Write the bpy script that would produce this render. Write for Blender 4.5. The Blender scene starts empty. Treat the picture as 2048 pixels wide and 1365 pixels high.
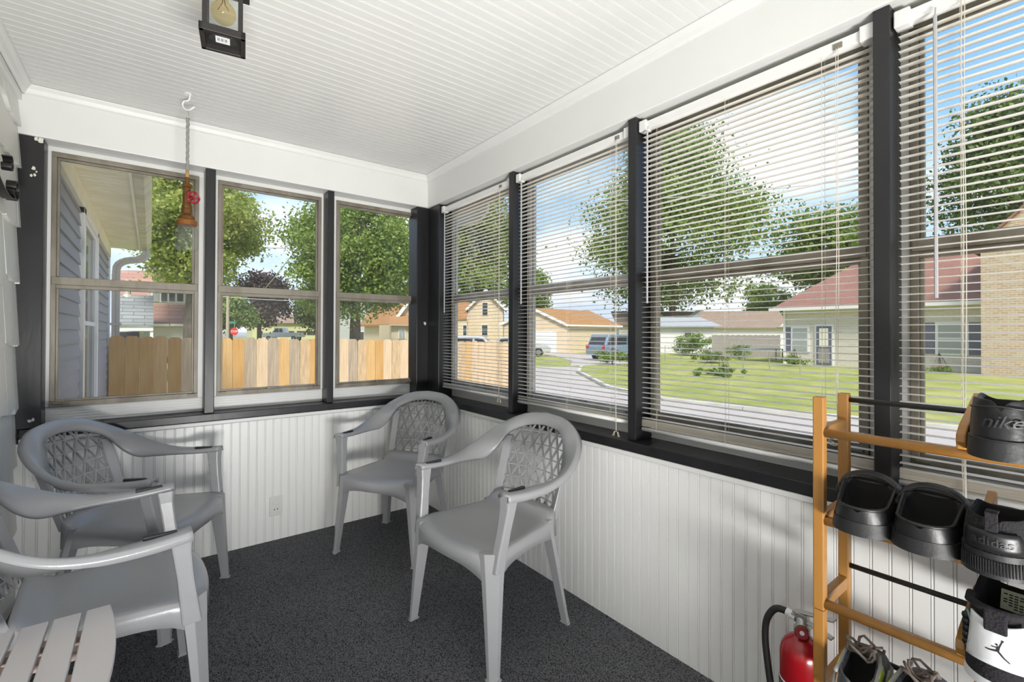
import bpy, bmesh, math, random
from math import sin, cos, pi, radians, sqrt
from mathutils import Vector, Matrix

SC = bpy.context.scene
COL = SC.collection

# ------------------------------------------------------------------ camera
# world: x runs along the far (fence side) wall, y runs away from the viewer along the blind wall, z up;
# the inner corner of the two window walls stands at (0,0), the carpet lies at z = 0
CAM = Vector((-1.6103, -3.1083, 1.25))
YAW, PITCH, ROLL, FPX, Y0 = 0.6568, 0.0083, 0.0030, 937.23, 658.6
_r0 = Vector((cos(YAW), -sin(YAW), 0))
_h0 = Vector((sin(YAW), cos(YAW), 0))
_f0 = _h0 * cos(PITCH) + Vector((0, 0, 1)) * sin(PITCH)
_u0 = -_h0 * sin(PITCH) + Vector((0, 0, 1)) * cos(PITCH)
_rx = _r0 * cos(ROLL) + _u0 * sin(ROLL)
_ux = _u0 * cos(ROLL) - _r0 * sin(ROLL)
cam_data = bpy.data.cameras.new('camera')
cam_data.sensor_width = 36.0
cam_data.lens = FPX / 2048 * 36.0
cam_data.shift_y = (Y0 - 682.5) / 2048
cam_data.clip_start = 0.05
cam_data.clip_end = 600
cam = bpy.data.objects.new('camera', cam_data)
COL.objects.link(cam)
cam.matrix_world = Matrix(((_rx.x, _ux.x, -_f0.x, CAM.x), (_rx.y, _ux.y, -_f0.y, CAM.y),
                           (_rx.z, _ux.z, -_f0.z, CAM.z), (0, 0, 0, 1)))
SC.camera = cam

# ------------------------------------------------------------------ light and exposure
SC.view_settings.view_transform = 'Standard'
SC.view_settings.look = 'None'
SC.view_settings.gamma = 1.0
SC.view_settings.use_curve_mapping = False
SC.view_settings.exposure = 1.08
SC.cycles.max_bounces = 7
SC.cycles.diffuse_bounces = 4
SC.cycles.adaptive_threshold = 0.06
SC.cycles.adaptive_min_samples = 16
SC.cycles.transparent_max_bounces = 24
SC.cycles.caustics_reflective = False
SC.cycles.caustics_refractive = False

SKY_STRENGTH = 1.0
SUN_STRENGTH = 2.6
FILL_WATTS = 36.5
LIFT = 34

world = bpy.data.worlds.new('sky')
SC.world = world
world.use_nodes = True
wt = world.node_tree
for n in list(wt.nodes):
    wt.nodes.remove(n)
def WN(t, **k):
    n = wt.nodes.new(t)
    for a, b in k.items():
        setattr(n, a, b)
    return n
w_out = WN('ShaderNodeOutputWorld')
w_bg = WN('ShaderNodeBackground')
w_bg.inputs['Strength'].default_value = SKY_STRENGTH
w_tc = WN('ShaderNodeTexCoord')
w_sep = WN('ShaderNodeSeparateXYZ')
wt.links.new(w_tc.outputs['Generated'], w_sep.inputs[0])
w_ramp = WN('ShaderNodeValToRGB')
cr = w_ramp.color_ramp
cr.elements[0].position = 0.0
cr.elements[0].color = (0.12, 0.125, 0.10, 1)
cr.elements[1].position = 1.0
cr.elements[1].color = (0.075, 0.20, 0.50, 1)
for pos, c in ((0.49, (0.12, 0.125, 0.10)), (0.502, (0.47, 0.52, 0.60)), (0.56, (0.37, 0.47, 0.62)),
               (0.65, (0.20, 0.36, 0.60)), (0.78, (0.105, 0.27, 0.57))):
    e = cr.elements.new(pos)
    e.color = (*c, 1)
w_map = WN('ShaderNodeMath', operation='MULTIPLY_ADD')
w_map.inputs[1].default_value = 0.5
w_map.inputs[2].default_value = 0.5
wt.links.new(w_sep.outputs['Z'], w_map.inputs[0])
wt.links.new(w_map.outputs[0], w_ramp.inputs[0])
# clouds: noise on the direction flattened onto a high layer
w_div = WN('ShaderNodeMath', operation='ADD')
w_div.inputs[1].default_value = 0.32
wt.links.new(w_sep.outputs['Z'], w_div.inputs[0])
w_vd = WN('ShaderNodeVectorMath', operation='DIVIDE')
w_comb = WN('ShaderNodeCombineXYZ')
for i in range(3):
    wt.links.new(w_div.outputs[0], w_comb.inputs[i])
wt.links.new(w_tc.outputs['Generated'], w_vd.inputs[0])
wt.links.new(w_comb.outputs[0], w_vd.inputs[1])
w_mp = WN('ShaderNodeMapping')
w_mp.inputs['Location'].default_value = (4.4, 9.6, 0.7)
w_mp.inputs['Scale'].default_value = (1.0, 1.0, 1.3)
wt.links.new(w_vd.outputs[0], w_mp.inputs[0])
w_no = WN('ShaderNodeTexNoise')
w_no.inputs['Scale'].default_value = 1.35
w_no.inputs['Detail'].default_value = 7.0
w_no.inputs['Roughness'].default_value = 0.52
wt.links.new(w_mp.outputs[0], w_no.inputs['Vector'])
w_cr = WN('ShaderNodeValToRGB')
w_cr.color_ramp.elements[0].position = 0.46
w_cr.color_ramp.elements[0].color = (0, 0, 0, 1)
w_cr.color_ramp.elements[1].position = 0.60
w_cr.color_ramp.elements[1].color = (1, 1, 1, 1)
wt.links.new(w_no.outputs['Fac'], w_cr.inputs[0])
w_up = WN('ShaderNodeMath', operation='GREATER_THAN')
w_up.inputs[1].default_value = 0.0
wt.links.new(w_sep.outputs['Z'], w_up.inputs[0])
w_cf = WN('ShaderNodeMath', operation='MULTIPLY')
wt.links.new(w_cr.outputs[0], w_cf.inputs[0])
wt.links.new(w_up.outputs[0], w_cf.inputs[1])
w_mix = WN('ShaderNodeMix', data_type='RGBA')
wt.links.new(w_cf.outputs[0], w_mix.inputs[0])
wt.links.new(w_ramp.outputs[0], w_mix.inputs[6])
w_mix.inputs[7].default_value = (0.60, 0.615, 0.64, 1)
wt.links.new(w_mix.outputs[2], w_bg.inputs['Color'])
wt.links.new(w_bg.outputs[0], w_out.inputs['Surface'])

sun_d = bpy.data.lights.new('sun', 'SUN')
sun_d.energy = SUN_STRENGTH
sun_d.angle = radians(14)
sun_d.color = (1.0, 0.95, 0.86)
sun = bpy.data.objects.new('sun', sun_d)
COL.objects.link(sun)
sun.rotation_euler = Vector((0.32, 0.59, -0.74)).to_track_quat('-Z', 'Y').to_euler()

# added fill light with no real fixture, brightens the porch from behind the viewer
rear_d = bpy.data.lights.new('rear_fill', 'AREA')
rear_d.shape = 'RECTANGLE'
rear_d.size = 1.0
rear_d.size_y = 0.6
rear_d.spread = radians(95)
rear_d.energy = FILL_WATTS
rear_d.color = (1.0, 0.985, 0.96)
rear = bpy.data.objects.new('rear_fill', rear_d)
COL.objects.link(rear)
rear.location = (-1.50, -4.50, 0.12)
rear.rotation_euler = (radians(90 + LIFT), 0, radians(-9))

# ------------------------------------------------------------------ helpers
def ray(px, py):
    x, y = px - 1024, py - Y0
    x, y = x * cos(ROLL) + y * sin(ROLL), -x * sin(ROLL) + y * cos(ROLL)
    return (_r0 * x + _f0 * FPX - _u0 * y)
def at(px, py, d):                       # the point seen at a pixel of the photograph, d metres ahead
    r = ray(px, py)
    return CAM + r * (d / r.dot(_h0))
GZ = -0.63                               # the ground outside lies lower than the carpet
def gnd(px, py, z=GZ):
    r = ray(px, py)
    return CAM + r * ((z - CAM.z) / r.z)
def onx(px, py, x):
    r = ray(px, py)
    return CAM + r * ((x - CAM.x) / r.x)
def ony(px, py, y):
    r = ray(px, py)
    return CAM + r * ((y - CAM.y) / r.y)

def props(o, label=None, cat=None, group=None, kind=None):
    if label: o['label'] = label
    if cat: o['category'] = cat
    if group: o['group'] = group
    if kind: o['kind'] = kind
    return o

def empty(name, loc=(0, 0, 0), rz=0.0, label=None, cat=None, group=None, kind=None):
    o = bpy.data.objects.new(name, None)
    o.empty_display_size = 0.05
    COL.objects.link(o)
    o.location = loc
    o.rotation_euler = (0, 0, rz)
    return props(o, label, cat, group, kind)

class MB:
    """collects faces; build() links them as one mesh object"""
    def __init__(s):
        s.v, s.f, s.m, s.s = [], [], [], []
        s.mi, s.sm = 0, False
    def add(s, verts, faces):
        b = len(s.v)
        s.v += [tuple(x) for x in verts]
        for f in faces:
            s.f.append([b + i for i in f])
            s.m.append(s.mi)
            s.s.append(s.sm)
        return s
    def box(s, a, b):
        x0, y0, z0 = [min(p, q) for p, q in zip(a, b)]
        x1, y1, z1 = [max(p, q) for p, q in zip(a, b)]
        return s.add([(x0, y0, z0), (x1, y0, z0), (x1, y1, z0), (x0, y1, z0), (x0, y0, z1), (x1, y0, z1), (x1, y1, z1), (x0, y1, z1)],
                     [(0, 3, 2, 1), (4, 5, 6, 7), (0, 1, 5, 4), (1, 2, 6, 5), (2, 3, 7, 6), (3, 0, 4, 7)])
    def hexa(s, bot, top):               # two quads, counter-clockwise from above
        return s.add(list(bot) + list(top), [(0, 3, 2, 1), (4, 5, 6, 7), (0, 1, 5, 4), (1, 2, 6, 5), (2, 3, 7, 6), (3, 0, 4, 7)])
    def bar(s, p, q, w, h, up=(0, 0, 1)):
        p, q, up = Vector(p), Vector(q), Vector(up)
        d = (q - p).normalized()
        a = d.cross(up).normalized() * (w / 2)
        b = a.cross(d).normalized() * (h / 2)
        return s.hexa([p - a - b, p + a - b, q + a - b, q - a - b], [p - a + b, p + a + b, q + a + b, q - a + b])
    def loft(s, rings, closed=True, cap=True):
        n = len(rings[0])
        v = [p for r in rings for p in r]
        f = []
        for i in range(len(rings) - 1):
            for j in range(n if closed else n - 1):
                k = (j + 1) % n
                f.append((i * n + j, i * n + k, (i + 1) * n + k, (i + 1) * n + j))
        if cap and closed:
            f.append(tuple(range(n - 1, -1, -1)))
            f.append(tuple((len(rings) - 1) * n + j for j in range(n)))
        return s.add(v, f)
    def tube(s, pts, r, n=8, cap=True, closed=False):
        pts = [Vector(p) for p in pts]
        rings = []
        m = len(pts)
        t0 = (pts[1] - pts[0]).normalized()
        ref = Vector((0, 0, 1)) if abs(t0.z) < 0.9 else Vector((1, 0, 0))
        a = t0.cross(ref).normalized()
        for i, p in enumerate(pts):
            if closed:
                t = (pts[(i + 1) % m] - pts[i - 1]).normalized()
            else:
                t = (pts[min(i + 1, m - 1)] - pts[max(i - 1, 0)]).normalized()
            a = (a - t * a.dot(t))
            if a.length < 1e-6:
                a = t.orthogonal()
            a.normalize()
            b = t.cross(a)
            rr = r[i] if isinstance(r, (list, tuple)) else r
            rings.append([p + a * (rr * cos(2 * pi * k / n)) + b * (rr * sin(2 * pi * k / n)) for k in range(n)])
        if closed:
            rings.append(rings[0])
        return s.loft(rings, True, cap and not closed)
    def lathe(s, prof, n=24, c=(0, 0, 0), M=None):
        rings = []
        for r, z in prof:
            ring = [Vector((r * cos(2 * pi * k / n), r * sin(2 * pi * k / n), z)) for k in range(n)]
            if M is not None:
                ring = [M @ p for p in ring]
            rings.append([p + Vector(c) for p in ring])
        return s.loft(rings, True, True)
    def prism(s, poly, fn, d0, d1):      # poly: 2d counter-clockwise; fn(u, v, d) -> 3d
        n = len(poly)
        v = [fn(u, w, d0) for u, w in poly] + [fn(u, w, d1) for u, w in poly]
        f = [tuple(range(n - 1, -1, -1)), tuple(range(n, 2 * n))]
        f += [(i, (i + 1) % n, n + (i + 1) % n, n + i) for i in range(n)]
        return s.add(v, f)
    def grid(s, fn, nu, nv):
        v = [fn(i / nu, j / nv) for j in range(nv + 1) for i in range(nu + 1)]
        f = [(j * (nu + 1) + i, j * (nu + 1) + i + 1, (j + 1) * (nu + 1) + i + 1, (j + 1) * (nu + 1) + i) for j in range(nv) for i in range(nu)]
        return s.add(v, f)
    def mesh(s, name, mats):
        me = bpy.data.meshes.new(name)
        me.from_pydata([tuple(p) for p in s.v], [], s.f)
        for m in (mats if isinstance(mats, (list, tuple)) else [mats]):
            me.materials.append(m)
        me.polygons.foreach_set('material_index', s.m)
        me.polygons.foreach_set('use_smooth', s.s)
        me.update()
        return me
    def build(s, name, mats, parent=None, bevel=0.0, seg=2, **k):
        return link(name, s.mesh(name, mats), parent, bevel, seg, **k)

def link(name, me, parent=None, bevel=0.0, seg=2, loc=None, **k):
    o = bpy.data.objects.new(name, me)
    COL.objects.link(o)
    if parent is not None:
        o.parent = parent
    if loc is not None:
        o.location = loc
    if bevel:
        b = o.modifiers.new('bevel', 'BEVEL')
        b.width = bevel
        b.segments = seg
        b.limit_method = 'ANGLE'
        b.angle_limit = radians(35)
    return props(o, **k)

def copy_tree(o, parent=None):
    c = o.copy()
    COL.objects.link(c)
    c.parent = parent
    for ch in [x for x in ALL_CHILDREN(o)]:
        copy_tree(ch, c)
    return c
def ALL_CHILDREN(o):
    return list(o.children)

def solidify(o, t, off=-1.0):
    m = o.modifiers.new('shell', 'SOLIDIFY')
    m.thickness = t
    m.offset = off
    return o
def subsurf(o, n=1):
    m = o.modifiers.new('smooth', 'SUBSURF')
    m.levels = n
    m.render_levels = n
    return o

def text_mesh(txt, size, depth, mat, spacing=1.0, shear=0.0):
    cu = bpy.data.curves.new('lettering', 'FONT')
    cu.body = txt
    cu.size = size
    cu.extrude = depth
    cu.align_x = 'CENTER'
    cu.align_y = 'CENTER'
    cu.space_character = spacing
    cu.shear = shear
    cu.resolution_u = 3
    t = bpy.data.objects.new('lettering_tmp', cu)
    COL.objects.link(t)
    dg = bpy.context.evaluated_depsgraph_get()
    me = bpy.data.meshes.new_from_object(t.evaluated_get(dg))
    bpy.data.objects.remove(t)
    bpy.data.curves.remove(cu)
    me.materials.clear()
    me.materials.append(mat)
    return me

# ------------------------------------------------------------------ materials
def mat(name, col, rough=0.5, metal=0.0, var=None, vscale=8.0, vlo=0.35, vhi=0.65, bump=0.0, bscale=60.0, spec=0.5,
        stretch=(1, 1, 1), detail=4.0, translucent=0.0, coat=0.0):
    m = bpy.data.materials.new(name)
    m.use_nodes = True
    t = m.node_tree
    b = t.nodes['Principled BSDF']
    b.inputs['Base Color'].default_value = (*col, 1)
    b.inputs['Roughness'].default_value = rough
    b.inputs['Metallic'].default_value = metal
    b.inputs['Specular IOR Level'].default_value = spec
    if coat:
        b.inputs['Coat Weight'].default_value = coat
        b.inputs['Coat Roughness'].default_value = 0.1
    mp = None
    if var or bump:
        tc = t.nodes.new('ShaderNodeTexCoord')
        mp = t.nodes.new('ShaderNodeMapping')
        mp.inputs['Scale'].default_value = stretch
        t.links.new(tc.outputs['Object'], mp.inputs[0])
    if var:
        no = t.nodes.new('ShaderNodeTexNoise')
        no.inputs['Scale'].default_value = vscale
        no.inputs['Detail'].default_value = detail
        t.links.new(mp.outputs[0], no.inputs['Vector'])
        rp = t.nodes.new('ShaderNodeValToRGB')
        rp.color_ramp.elements[0].position = vlo
        rp.color_ramp.elements[0].color = (*col, 1)
        rp.color_ramp.elements[1].position = vhi
        rp.color_ramp.elements[1].color = (*var, 1)
        t.links.new(no.outputs['Fac'], rp.inputs[0])
        t.links.new(rp.outputs[0], b.inputs['Base Color'])
    if bump:
        nb = t.nodes.new('ShaderNodeTexNoise')
        nb.inputs['Scale'].default_value = bscale
        nb.inputs['Detail'].default_value = 3.0
        t.links.new(mp.outputs[0], nb.inputs['Vector'])
        bp = t.nodes.new('ShaderNodeBump')
        bp.inputs['Strength'].default_value = bump
        bp.inputs['Distance'].default_value = 0.01
        t.links.new(nb.outputs['Fac'], bp.inputs['Height'])
        t.links.new(bp.outputs[0], b.inputs['Normal'])
    if translucent:
        tr = t.nodes.new('ShaderNodeBsdfTranslucent')
        tr.inputs[0].default_value = (*(var or col), 1)
        if var:
            t.links.new(rp.outputs[0], tr.inputs[0])
        mx = t.nodes.new('ShaderNodeMixShader')
        mx.inputs[0].default_value = translucent
        t.links.new(b.outputs[0], mx.inputs[1])
        t.links.new(tr.outputs[0], mx.inputs[2])
        t.links.new(mx.outputs[0], t.nodes['Material Output'].inputs[0])
    return m

def brick_mat(name, c1, c2, mortar, scale, w=0.5, h=0.25, mort=0.02, off=0.5, rough=0.85, axes='xz', bump=0.3):
    m = bpy.data.materials.new(name)
    m.use_nodes = True
    t = m.node_tree
    b = t.nodes['Principled BSDF']
    b.inputs['Roughness'].default_value = rough
    tc = t.nodes.new('ShaderNodeTexCoord')
    se = t.nodes.new('ShaderNodeSeparateXYZ')
    cb = t.nodes.new('ShaderNodeCombineXYZ')
    t.links.new(tc.outputs['Object'], se.inputs[0])
    t.links.new(se.outputs['XYZ'.index(axes[0].upper())], cb.inputs[0])
    t.links.new(se.outputs['XYZ'.index(axes[1].upper())], cb.inputs[1])
    br = t.nodes.new('ShaderNodeTexBrick')
    br.offset = off
    br.inputs['Color1'].default_value = (*c1, 1)
    br.inputs['Color2'].default_value = (*c2, 1)
    br.inputs['Mortar'].default_value = (*mortar, 1)
    br.inputs['Scale'].default_value = scale
    br.inputs['Mortar Size'].default_value = mort
    br.inputs['Brick Width'].default_value = w
    br.inputs['Row Height'].default_value = h
    t.links.new(cb.outputs[0], br.inputs['Vector'])
    t.links.new(br.outputs['Color'], b.inputs['Base Color'])
    return m

def clear_glass(name, tint=(0.97, 0.98, 0.98), dirt_haze=0.012):
    m = bpy.data.materials.new(name)
    m.use_nodes = True
    t = m.node_tree
    t.nodes.remove(t.nodes['Principled BSDF'])
    tr = t.nodes.new('ShaderNodeBsdfTransparent')
    tr.inputs[0].default_value = (*tint, 1)
    gl = t.nodes.new('ShaderNodeBsdfGlossy')
    gl.inputs['Roughness'].default_value = 0.03
    fr = t.nodes.new('ShaderNodeFresnel')
    fr.inputs['IOR'].default_value = 1.3
    mx = t.nodes.new('ShaderNodeMixShader')
    ge = t.nodes.new('ShaderNodeNewGeometry')
    iv = t.nodes.new('ShaderNodeMath')
    iv.operation = 'SUBTRACT'
    iv.inputs[0].default_value = 1.0
    t.links.new(ge.outputs['Backfacing'], iv.inputs[1])
    mu = t.nodes.new('ShaderNodeMath')
    mu.operation = 'MULTIPLY'
    t.links.new(fr.outputs[0], mu.inputs[0])
    t.links.new(iv.outputs[0], mu.inputs[1])
    t.links.new(mu.outputs[0], mx.inputs[0])
    t.links.new(tr.outputs[0], mx.inputs[1])
    t.links.new(gl.outputs[0], mx.inputs[2])
    df = t.nodes.new('ShaderNodeBsdfDiffuse')
    df.inputs[0].default_value = (0.8, 0.8, 0.78, 1)
    m2 = t.nodes.new('ShaderNodeMixShader')
    m2.inputs[0].default_value = dirt_haze
    t.links.new(mx.outputs[0], m2.inputs[1])
    t.links.new(df.outputs[0], m2.inputs[2])
    t.links.new(m2.outputs[0], t.nodes['Material Output'].inputs[0])
    return m

M = {}
M['white'] = mat('white_paint', (0.77, 0.77, 0.755), 0.42, var=(0.74, 0.74, 0.725), vscale=2.5, bump=0.06, bscale=30)
M['white_board'] = mat('white_board_paint', (0.87, 0.87, 0.855), 0.38, var=(0.83, 0.83, 0.81), vscale=5, bump=0.12, bscale=14, stretch=(1, 1, 0.12))
M['ceil'] = mat('ceiling_paint', (0.72, 0.72, 0.705), 0.4, var=(0.69, 0.69, 0.675), vscale=3, bump=0.05, bscale=20)
M['shingle_white'] = mat('shingle_white_paint', (0.80, 0.80, 0.77), 0.5, var=(0.66, 0.66, 0.62), vscale=6, vlo=0.5, vhi=0.8, bump=0.3, bscale=25, stretch=(1, 1, 0.12))
M['gap'] = mat('dark_gap', (0.05, 0.05, 0.05), 0.9)
M['black'] = mat('black_paint', (0.010, 0.010, 0.012), 0.36, var=(0.015, 0.015, 0.017), vscale=9, bump=0.12, bscale=18, stretch=(1, 1, 0.3))
M['chip'] = mat('chipped_old_paint', (0.72, 0.70, 0.64), 0.7)
M['alum'] = mat('weathered_aluminium', (0.27, 0.245, 0.20), 0.5, metal=0.25, var=(0.17, 0.15, 0.115), vscale=14, vlo=0.4, vhi=0.7, stretch=(1, 1, 0.3), bump=0.1)
M['alum_light'] = mat('pale_aluminium', (0.52, 0.51, 0.49), 0.45, metal=0.2, var=(0.38, 0.36, 0.33), vscale=12)
M['glass'] = clear_glass('window_glass')
M['carpet'] = None
M['plastic'] = mat('grey_plastic', (0.335, 0.337, 0.347), 0.25, bump=0.04, bscale=240, spec=0.5)
M['plastic_dark'] = mat('dark_grip', (0.02, 0.02, 0.022), 0.6)
M['slat'] = mat('cream_white_slat', (0.82, 0.785, 0.72), 0.35, translucent=0.22, var=(0.80, 0.76, 0.69), vscale=3)
M['rail_white'] = mat('white_blind_rail', (0.80, 0.795, 0.78), 0.35)
M['cord'] = mat('pale_cord', (0.62, 0.58, 0.50), 0.8)
M['wand'] = mat('clear_wand', (0.42, 0.42, 0.43), 0.15)
M['tassel'] = mat('ivory_tassel', (0.75, 0.68, 0.52), 0.4)
M['bamboo'] = mat('honey_bamboo', (0.36, 0.165, 0.035), 0.38, var=(0.42, 0.205, 0.05), vscale=18, stretch=(1, 1, 0.08), coat=0.2)
M['rod'] = mat('dark_rod', (0.022, 0.024, 0.024), 0.38)
M['blk_foam'] = mat('black_foam', (0.012, 0.012, 0.013), 0.42, bump=0.05, bscale=120)
M['blk_leather'] = mat('black_leather', (0.012, 0.012, 0.013), 0.40, bump=0.05, bscale=160)
M['blk_mesh'] = mat('black_mesh_cloth', (0.012, 0.012, 0.014), 0.85, bump=0.7, bscale=330)
M['blk_rubber'] = mat('black_rubber', (0.015, 0.015, 0.016), 0.55, bump=0.1, bscale=80)
M['blk_suede'] = mat('black_suede', (0.014, 0.012, 0.015), 0.95, bump=0.4, bscale=200)
M['lining'] = mat('black_lining', (0.004, 0.004, 0.004), 0.95)
M['wht_leather'] = mat('white_leather', (0.74, 0.75, 0.77), 0.42, bump=0.15, bscale=40)
M['teal_pipe'] = mat('grey_teal_piping', (0.20, 0.32, 0.31), 0.5)
M['label_paper'] = mat('pale_label', (0.55, 0.60, 0.48), 0.7)
M['ink'] = mat('black_ink', (0.02, 0.02, 0.02), 0.6)
M['grey_mesh'] = mat('grey_sneaker_cloth', (0.07, 0.07, 0.08), 0.8, var=(0.13, 0.13, 0.14), vscale=60, bump=0.3, bscale=200)
M['grey_light'] = mat('light_grey_trim', (0.34, 0.34, 0.33), 0.7)
M['lime'] = mat('lime_cloth', (0.48, 0.62, 0.02), 0.6)
M['lace'] = mat('brown_lace', (0.17, 0.14, 0.12), 0.9)
M['sole_grey'] = mat('grey_sole', (0.24, 0.24, 0.23), 0.7)
M['red'] = mat('red_enamel', (0.36, 0.004, 0.010), 0.28, var=(0.30, 0.01, 0.012), vscale=30, vlo=0.55, vhi=0.8, coat=0.4)
M['steel'] = mat('brushed_steel', (0.50, 0.50, 0.48), 0.4, metal=0.8)
M['hose'] = mat('black_hose', (0.018, 0.018, 0.018), 0.55)
M['white_label'] = mat('white_label', (0.78, 0.78, 0.78), 0.5)
M['brass'] = mat('rusty_brass', (0.19, 0.095, 0.028), 0.45, metal=0.55, var=(0.13, 0.05, 0.012), vscale=40, bump=0.2, bscale=90)
M['rust_lid'] = mat('rusty_lid', (0.30, 0.115, 0.018), 0.5, metal=0.3, var=(0.2, 0.07, 0.012), vscale=30)
M['valve_red'] = mat('red_valve_paint', (0.30, 0.012, 0.03), 0.35)
M['rope'] = mat('grey_rope', (0.30, 0.29, 0.27), 0.95, bump=0.5, bscale=150)
M['tan_rope'] = mat('tan_rope', (0.42, 0.27, 0.11), 0.95)
M['iron'] = mat('black_iron', (0.015, 0.012, 0.012), 0.45)
M['amber'] = None
M['table'] = mat('white_table_paint', (0.70, 0.665, 0.655), 0.4, var=(0.64, 0.60, 0.59), vscale=6, stretch=(1, 0.2, 1), bump=0.05)
M['table_raw'] = mat('pinkish_wood', (0.52, 0.40, 0.34), 0.7)
M['outlet'] = mat('outlet_plastic', (0.72, 0.72, 0.70), 0.4)

def carpet():
    m = bpy.data.materials.new('charcoal_carpet')
    m.use_nodes = True
    t = m.node_tree
    b = t.nodes['Principled BSDF']
    b.inputs['Roughness'].default_value = 0.95
    b.inputs['Specular IOR Level'].default_value = 0.2
    tc = t.nodes.new('ShaderNodeTexCoord')
    mp = t.nodes.new('ShaderNodeMapping')
    mp.inputs['Rotation'].default_value = (0, 0, 0.6)
    mp.inputs['Scale'].default_value = (1.0, 0.62, 1)
    t.links.new(tc.outputs['Object'], mp.inputs[0])
    vo = t.nodes.new('ShaderNodeTexVoronoi')
    vo.inputs['Scale'].default_value = 290
    t.links.new(mp.outputs[0], vo.inputs['Vector'])
    rp = t.nodes.new('ShaderNodeValToRGB')
    rp.color_ramp.elements[0].color = (0.33, 0.335, 0.355, 1)
    rp.color_ramp.elements[1].position = 0.75
    rp.color_ramp.elements[1].color = (0.048, 0.049, 0.055, 1)
    t.links.new(vo.outputs['Distance'], rp.inputs[0])
    no = t.nodes.new('ShaderNodeTexNoise')
    no.inputs['Scale'].default_value = 3.0
    t.links.new(tc.outputs['Object'], no.inputs['Vector'])
    mx = t.nodes.new('ShaderNodeMix')
    mx.data_type = 'RGBA'
    mx.blend_type = 'MULTIPLY'
    mx.inputs[0].default_value = 0.35
    t.links.new(rp.outputs[0], mx.inputs[6])
    t.links.new(no.outputs['Fac'], mx.inputs[7])
    t.links.new(mx.outputs[2], b.inputs['Base Color'])
    bp = t.nodes.new('ShaderNodeBump')
    bp.inputs['Strength'].default_value = 0.8
    bp.inputs['Distance'].default_value = 0.004
    bp.invert = True
    t.links.new(vo.outputs['Distance'], bp.inputs['Height'])
    t.links.new(bp.outputs[0], b.inputs['Normal'])
    return m
M['carpet'] = carpet()

def screen_mat():
    m = bpy.data.materials.new('insect_screen')
    m.use_nodes = True
    t = m.node_tree
    b = t.nodes['Principled BSDF']
    b.inputs['Base Color'].default_value = (0.20, 0.19, 0.18, 1)
    b.inputs['Roughness'].default_value = 0.8
    tr = t.nodes.new('ShaderNodeBsdfTransparent')
    mx = t.nodes.new('ShaderNodeMixShader')
    mx.inputs[0].default_value = 0.17
    t.links.new(tr.outputs[0], mx.inputs[1])
    t.links.new(b.outputs[0], mx.inputs[2])
    t.links.new(mx.outputs[0], t.nodes['Material Output'].inputs[0])
    return m
M['screen'] = screen_mat()

def amber_glass():
    m = clear_glass('amber_glass', (0.93, 0.84, 0.60), 0.03)
    return m
M['amber'] = amber_glass()
M['jar'] = clear_glass('jar_glass', (0.90, 0.92, 0.92), 0.055)  # even whitish haze stands in for reflections the clear jar lacks
# ------------------------------------------------------------------ room shell
XL, YR, ZC = -2.090, -4.85, 2.40          # left wall face, rear end, ceiling
ZS, ZSB, ZB = 0.794, 0.752, 2.170         # sill top, sill underside, underside of the top beams
REC = 0.12                                # windows sit this far behind the wainscot face
PITCH_B = 0.0437

MB().box((XL - 0.1, YR - 0.1, -0.12), (0.14, 0.14, 0.0)).build('floor', M['carpet'], kind='structure')

def board_profile(w, g):                  # flat, then a bead between two grooves g deep (u across, d into the wall)
    return [(0.0002, 0.012), (0.0002, g), (0.0012, 0.0), (w - 0.0082, 0.0), (w - 0.0072, g), (w - 0.0062, 0.0004),
            (w - 0.0045, 0.0), (w - 0.0024, 0.0004), (w - 0.0012, g), (w - 0.0002, g), (w - 0.0002, 0.012)]
def board_mesh(name, length, m, along, w=PITCH_B, g=0.0034):
    b = MB()
    pr = board_profile(w, g)
    if along == 'back':    fn = lambda u, d, l: (u, d, l)
    elif along == 'right': fn = lambda u, d, l: (d, -u, l)
    else:                  fn = lambda u, d, l: (l, -u, d)
    n = len(pr)
    v = [fn(u, d, 0) for u, d in pr] + [fn(u, d, length) for u, d in pr]
    f = [(i, i + 1, n + i + 1, n + i) for i in range(n - 1)]
    f += [tuple(range(n)), tuple(range(2 * n - 1, n - 1, -1))]
    b.add(v, f)
    return b.mesh(name, m)

# ceiling: slab with individual beaded boards running across the porch
ceiling = MB().box((XL - 0.1, YR, ZC + 0.012), (0.14, 0.14, ZC + 0.06)).build('ceiling', M['ceil'], kind='structure')
cb = board_mesh('ceiling_board', -XL, M['ceil'], 'ceil', 0.0445, 0.0007)
k = 0
while True:
    y = 0.0 - k * 0.0445
    if y < -3.75: break
    o = link('ceiling_board', cb, ceiling, loc=(XL, y, ZC))
    k += 1
MB().box((XL, YR, ZC), (0, -3.78, ZC + 0.012)).build('ceiling_end', M['ceil'], ceiling)

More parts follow.
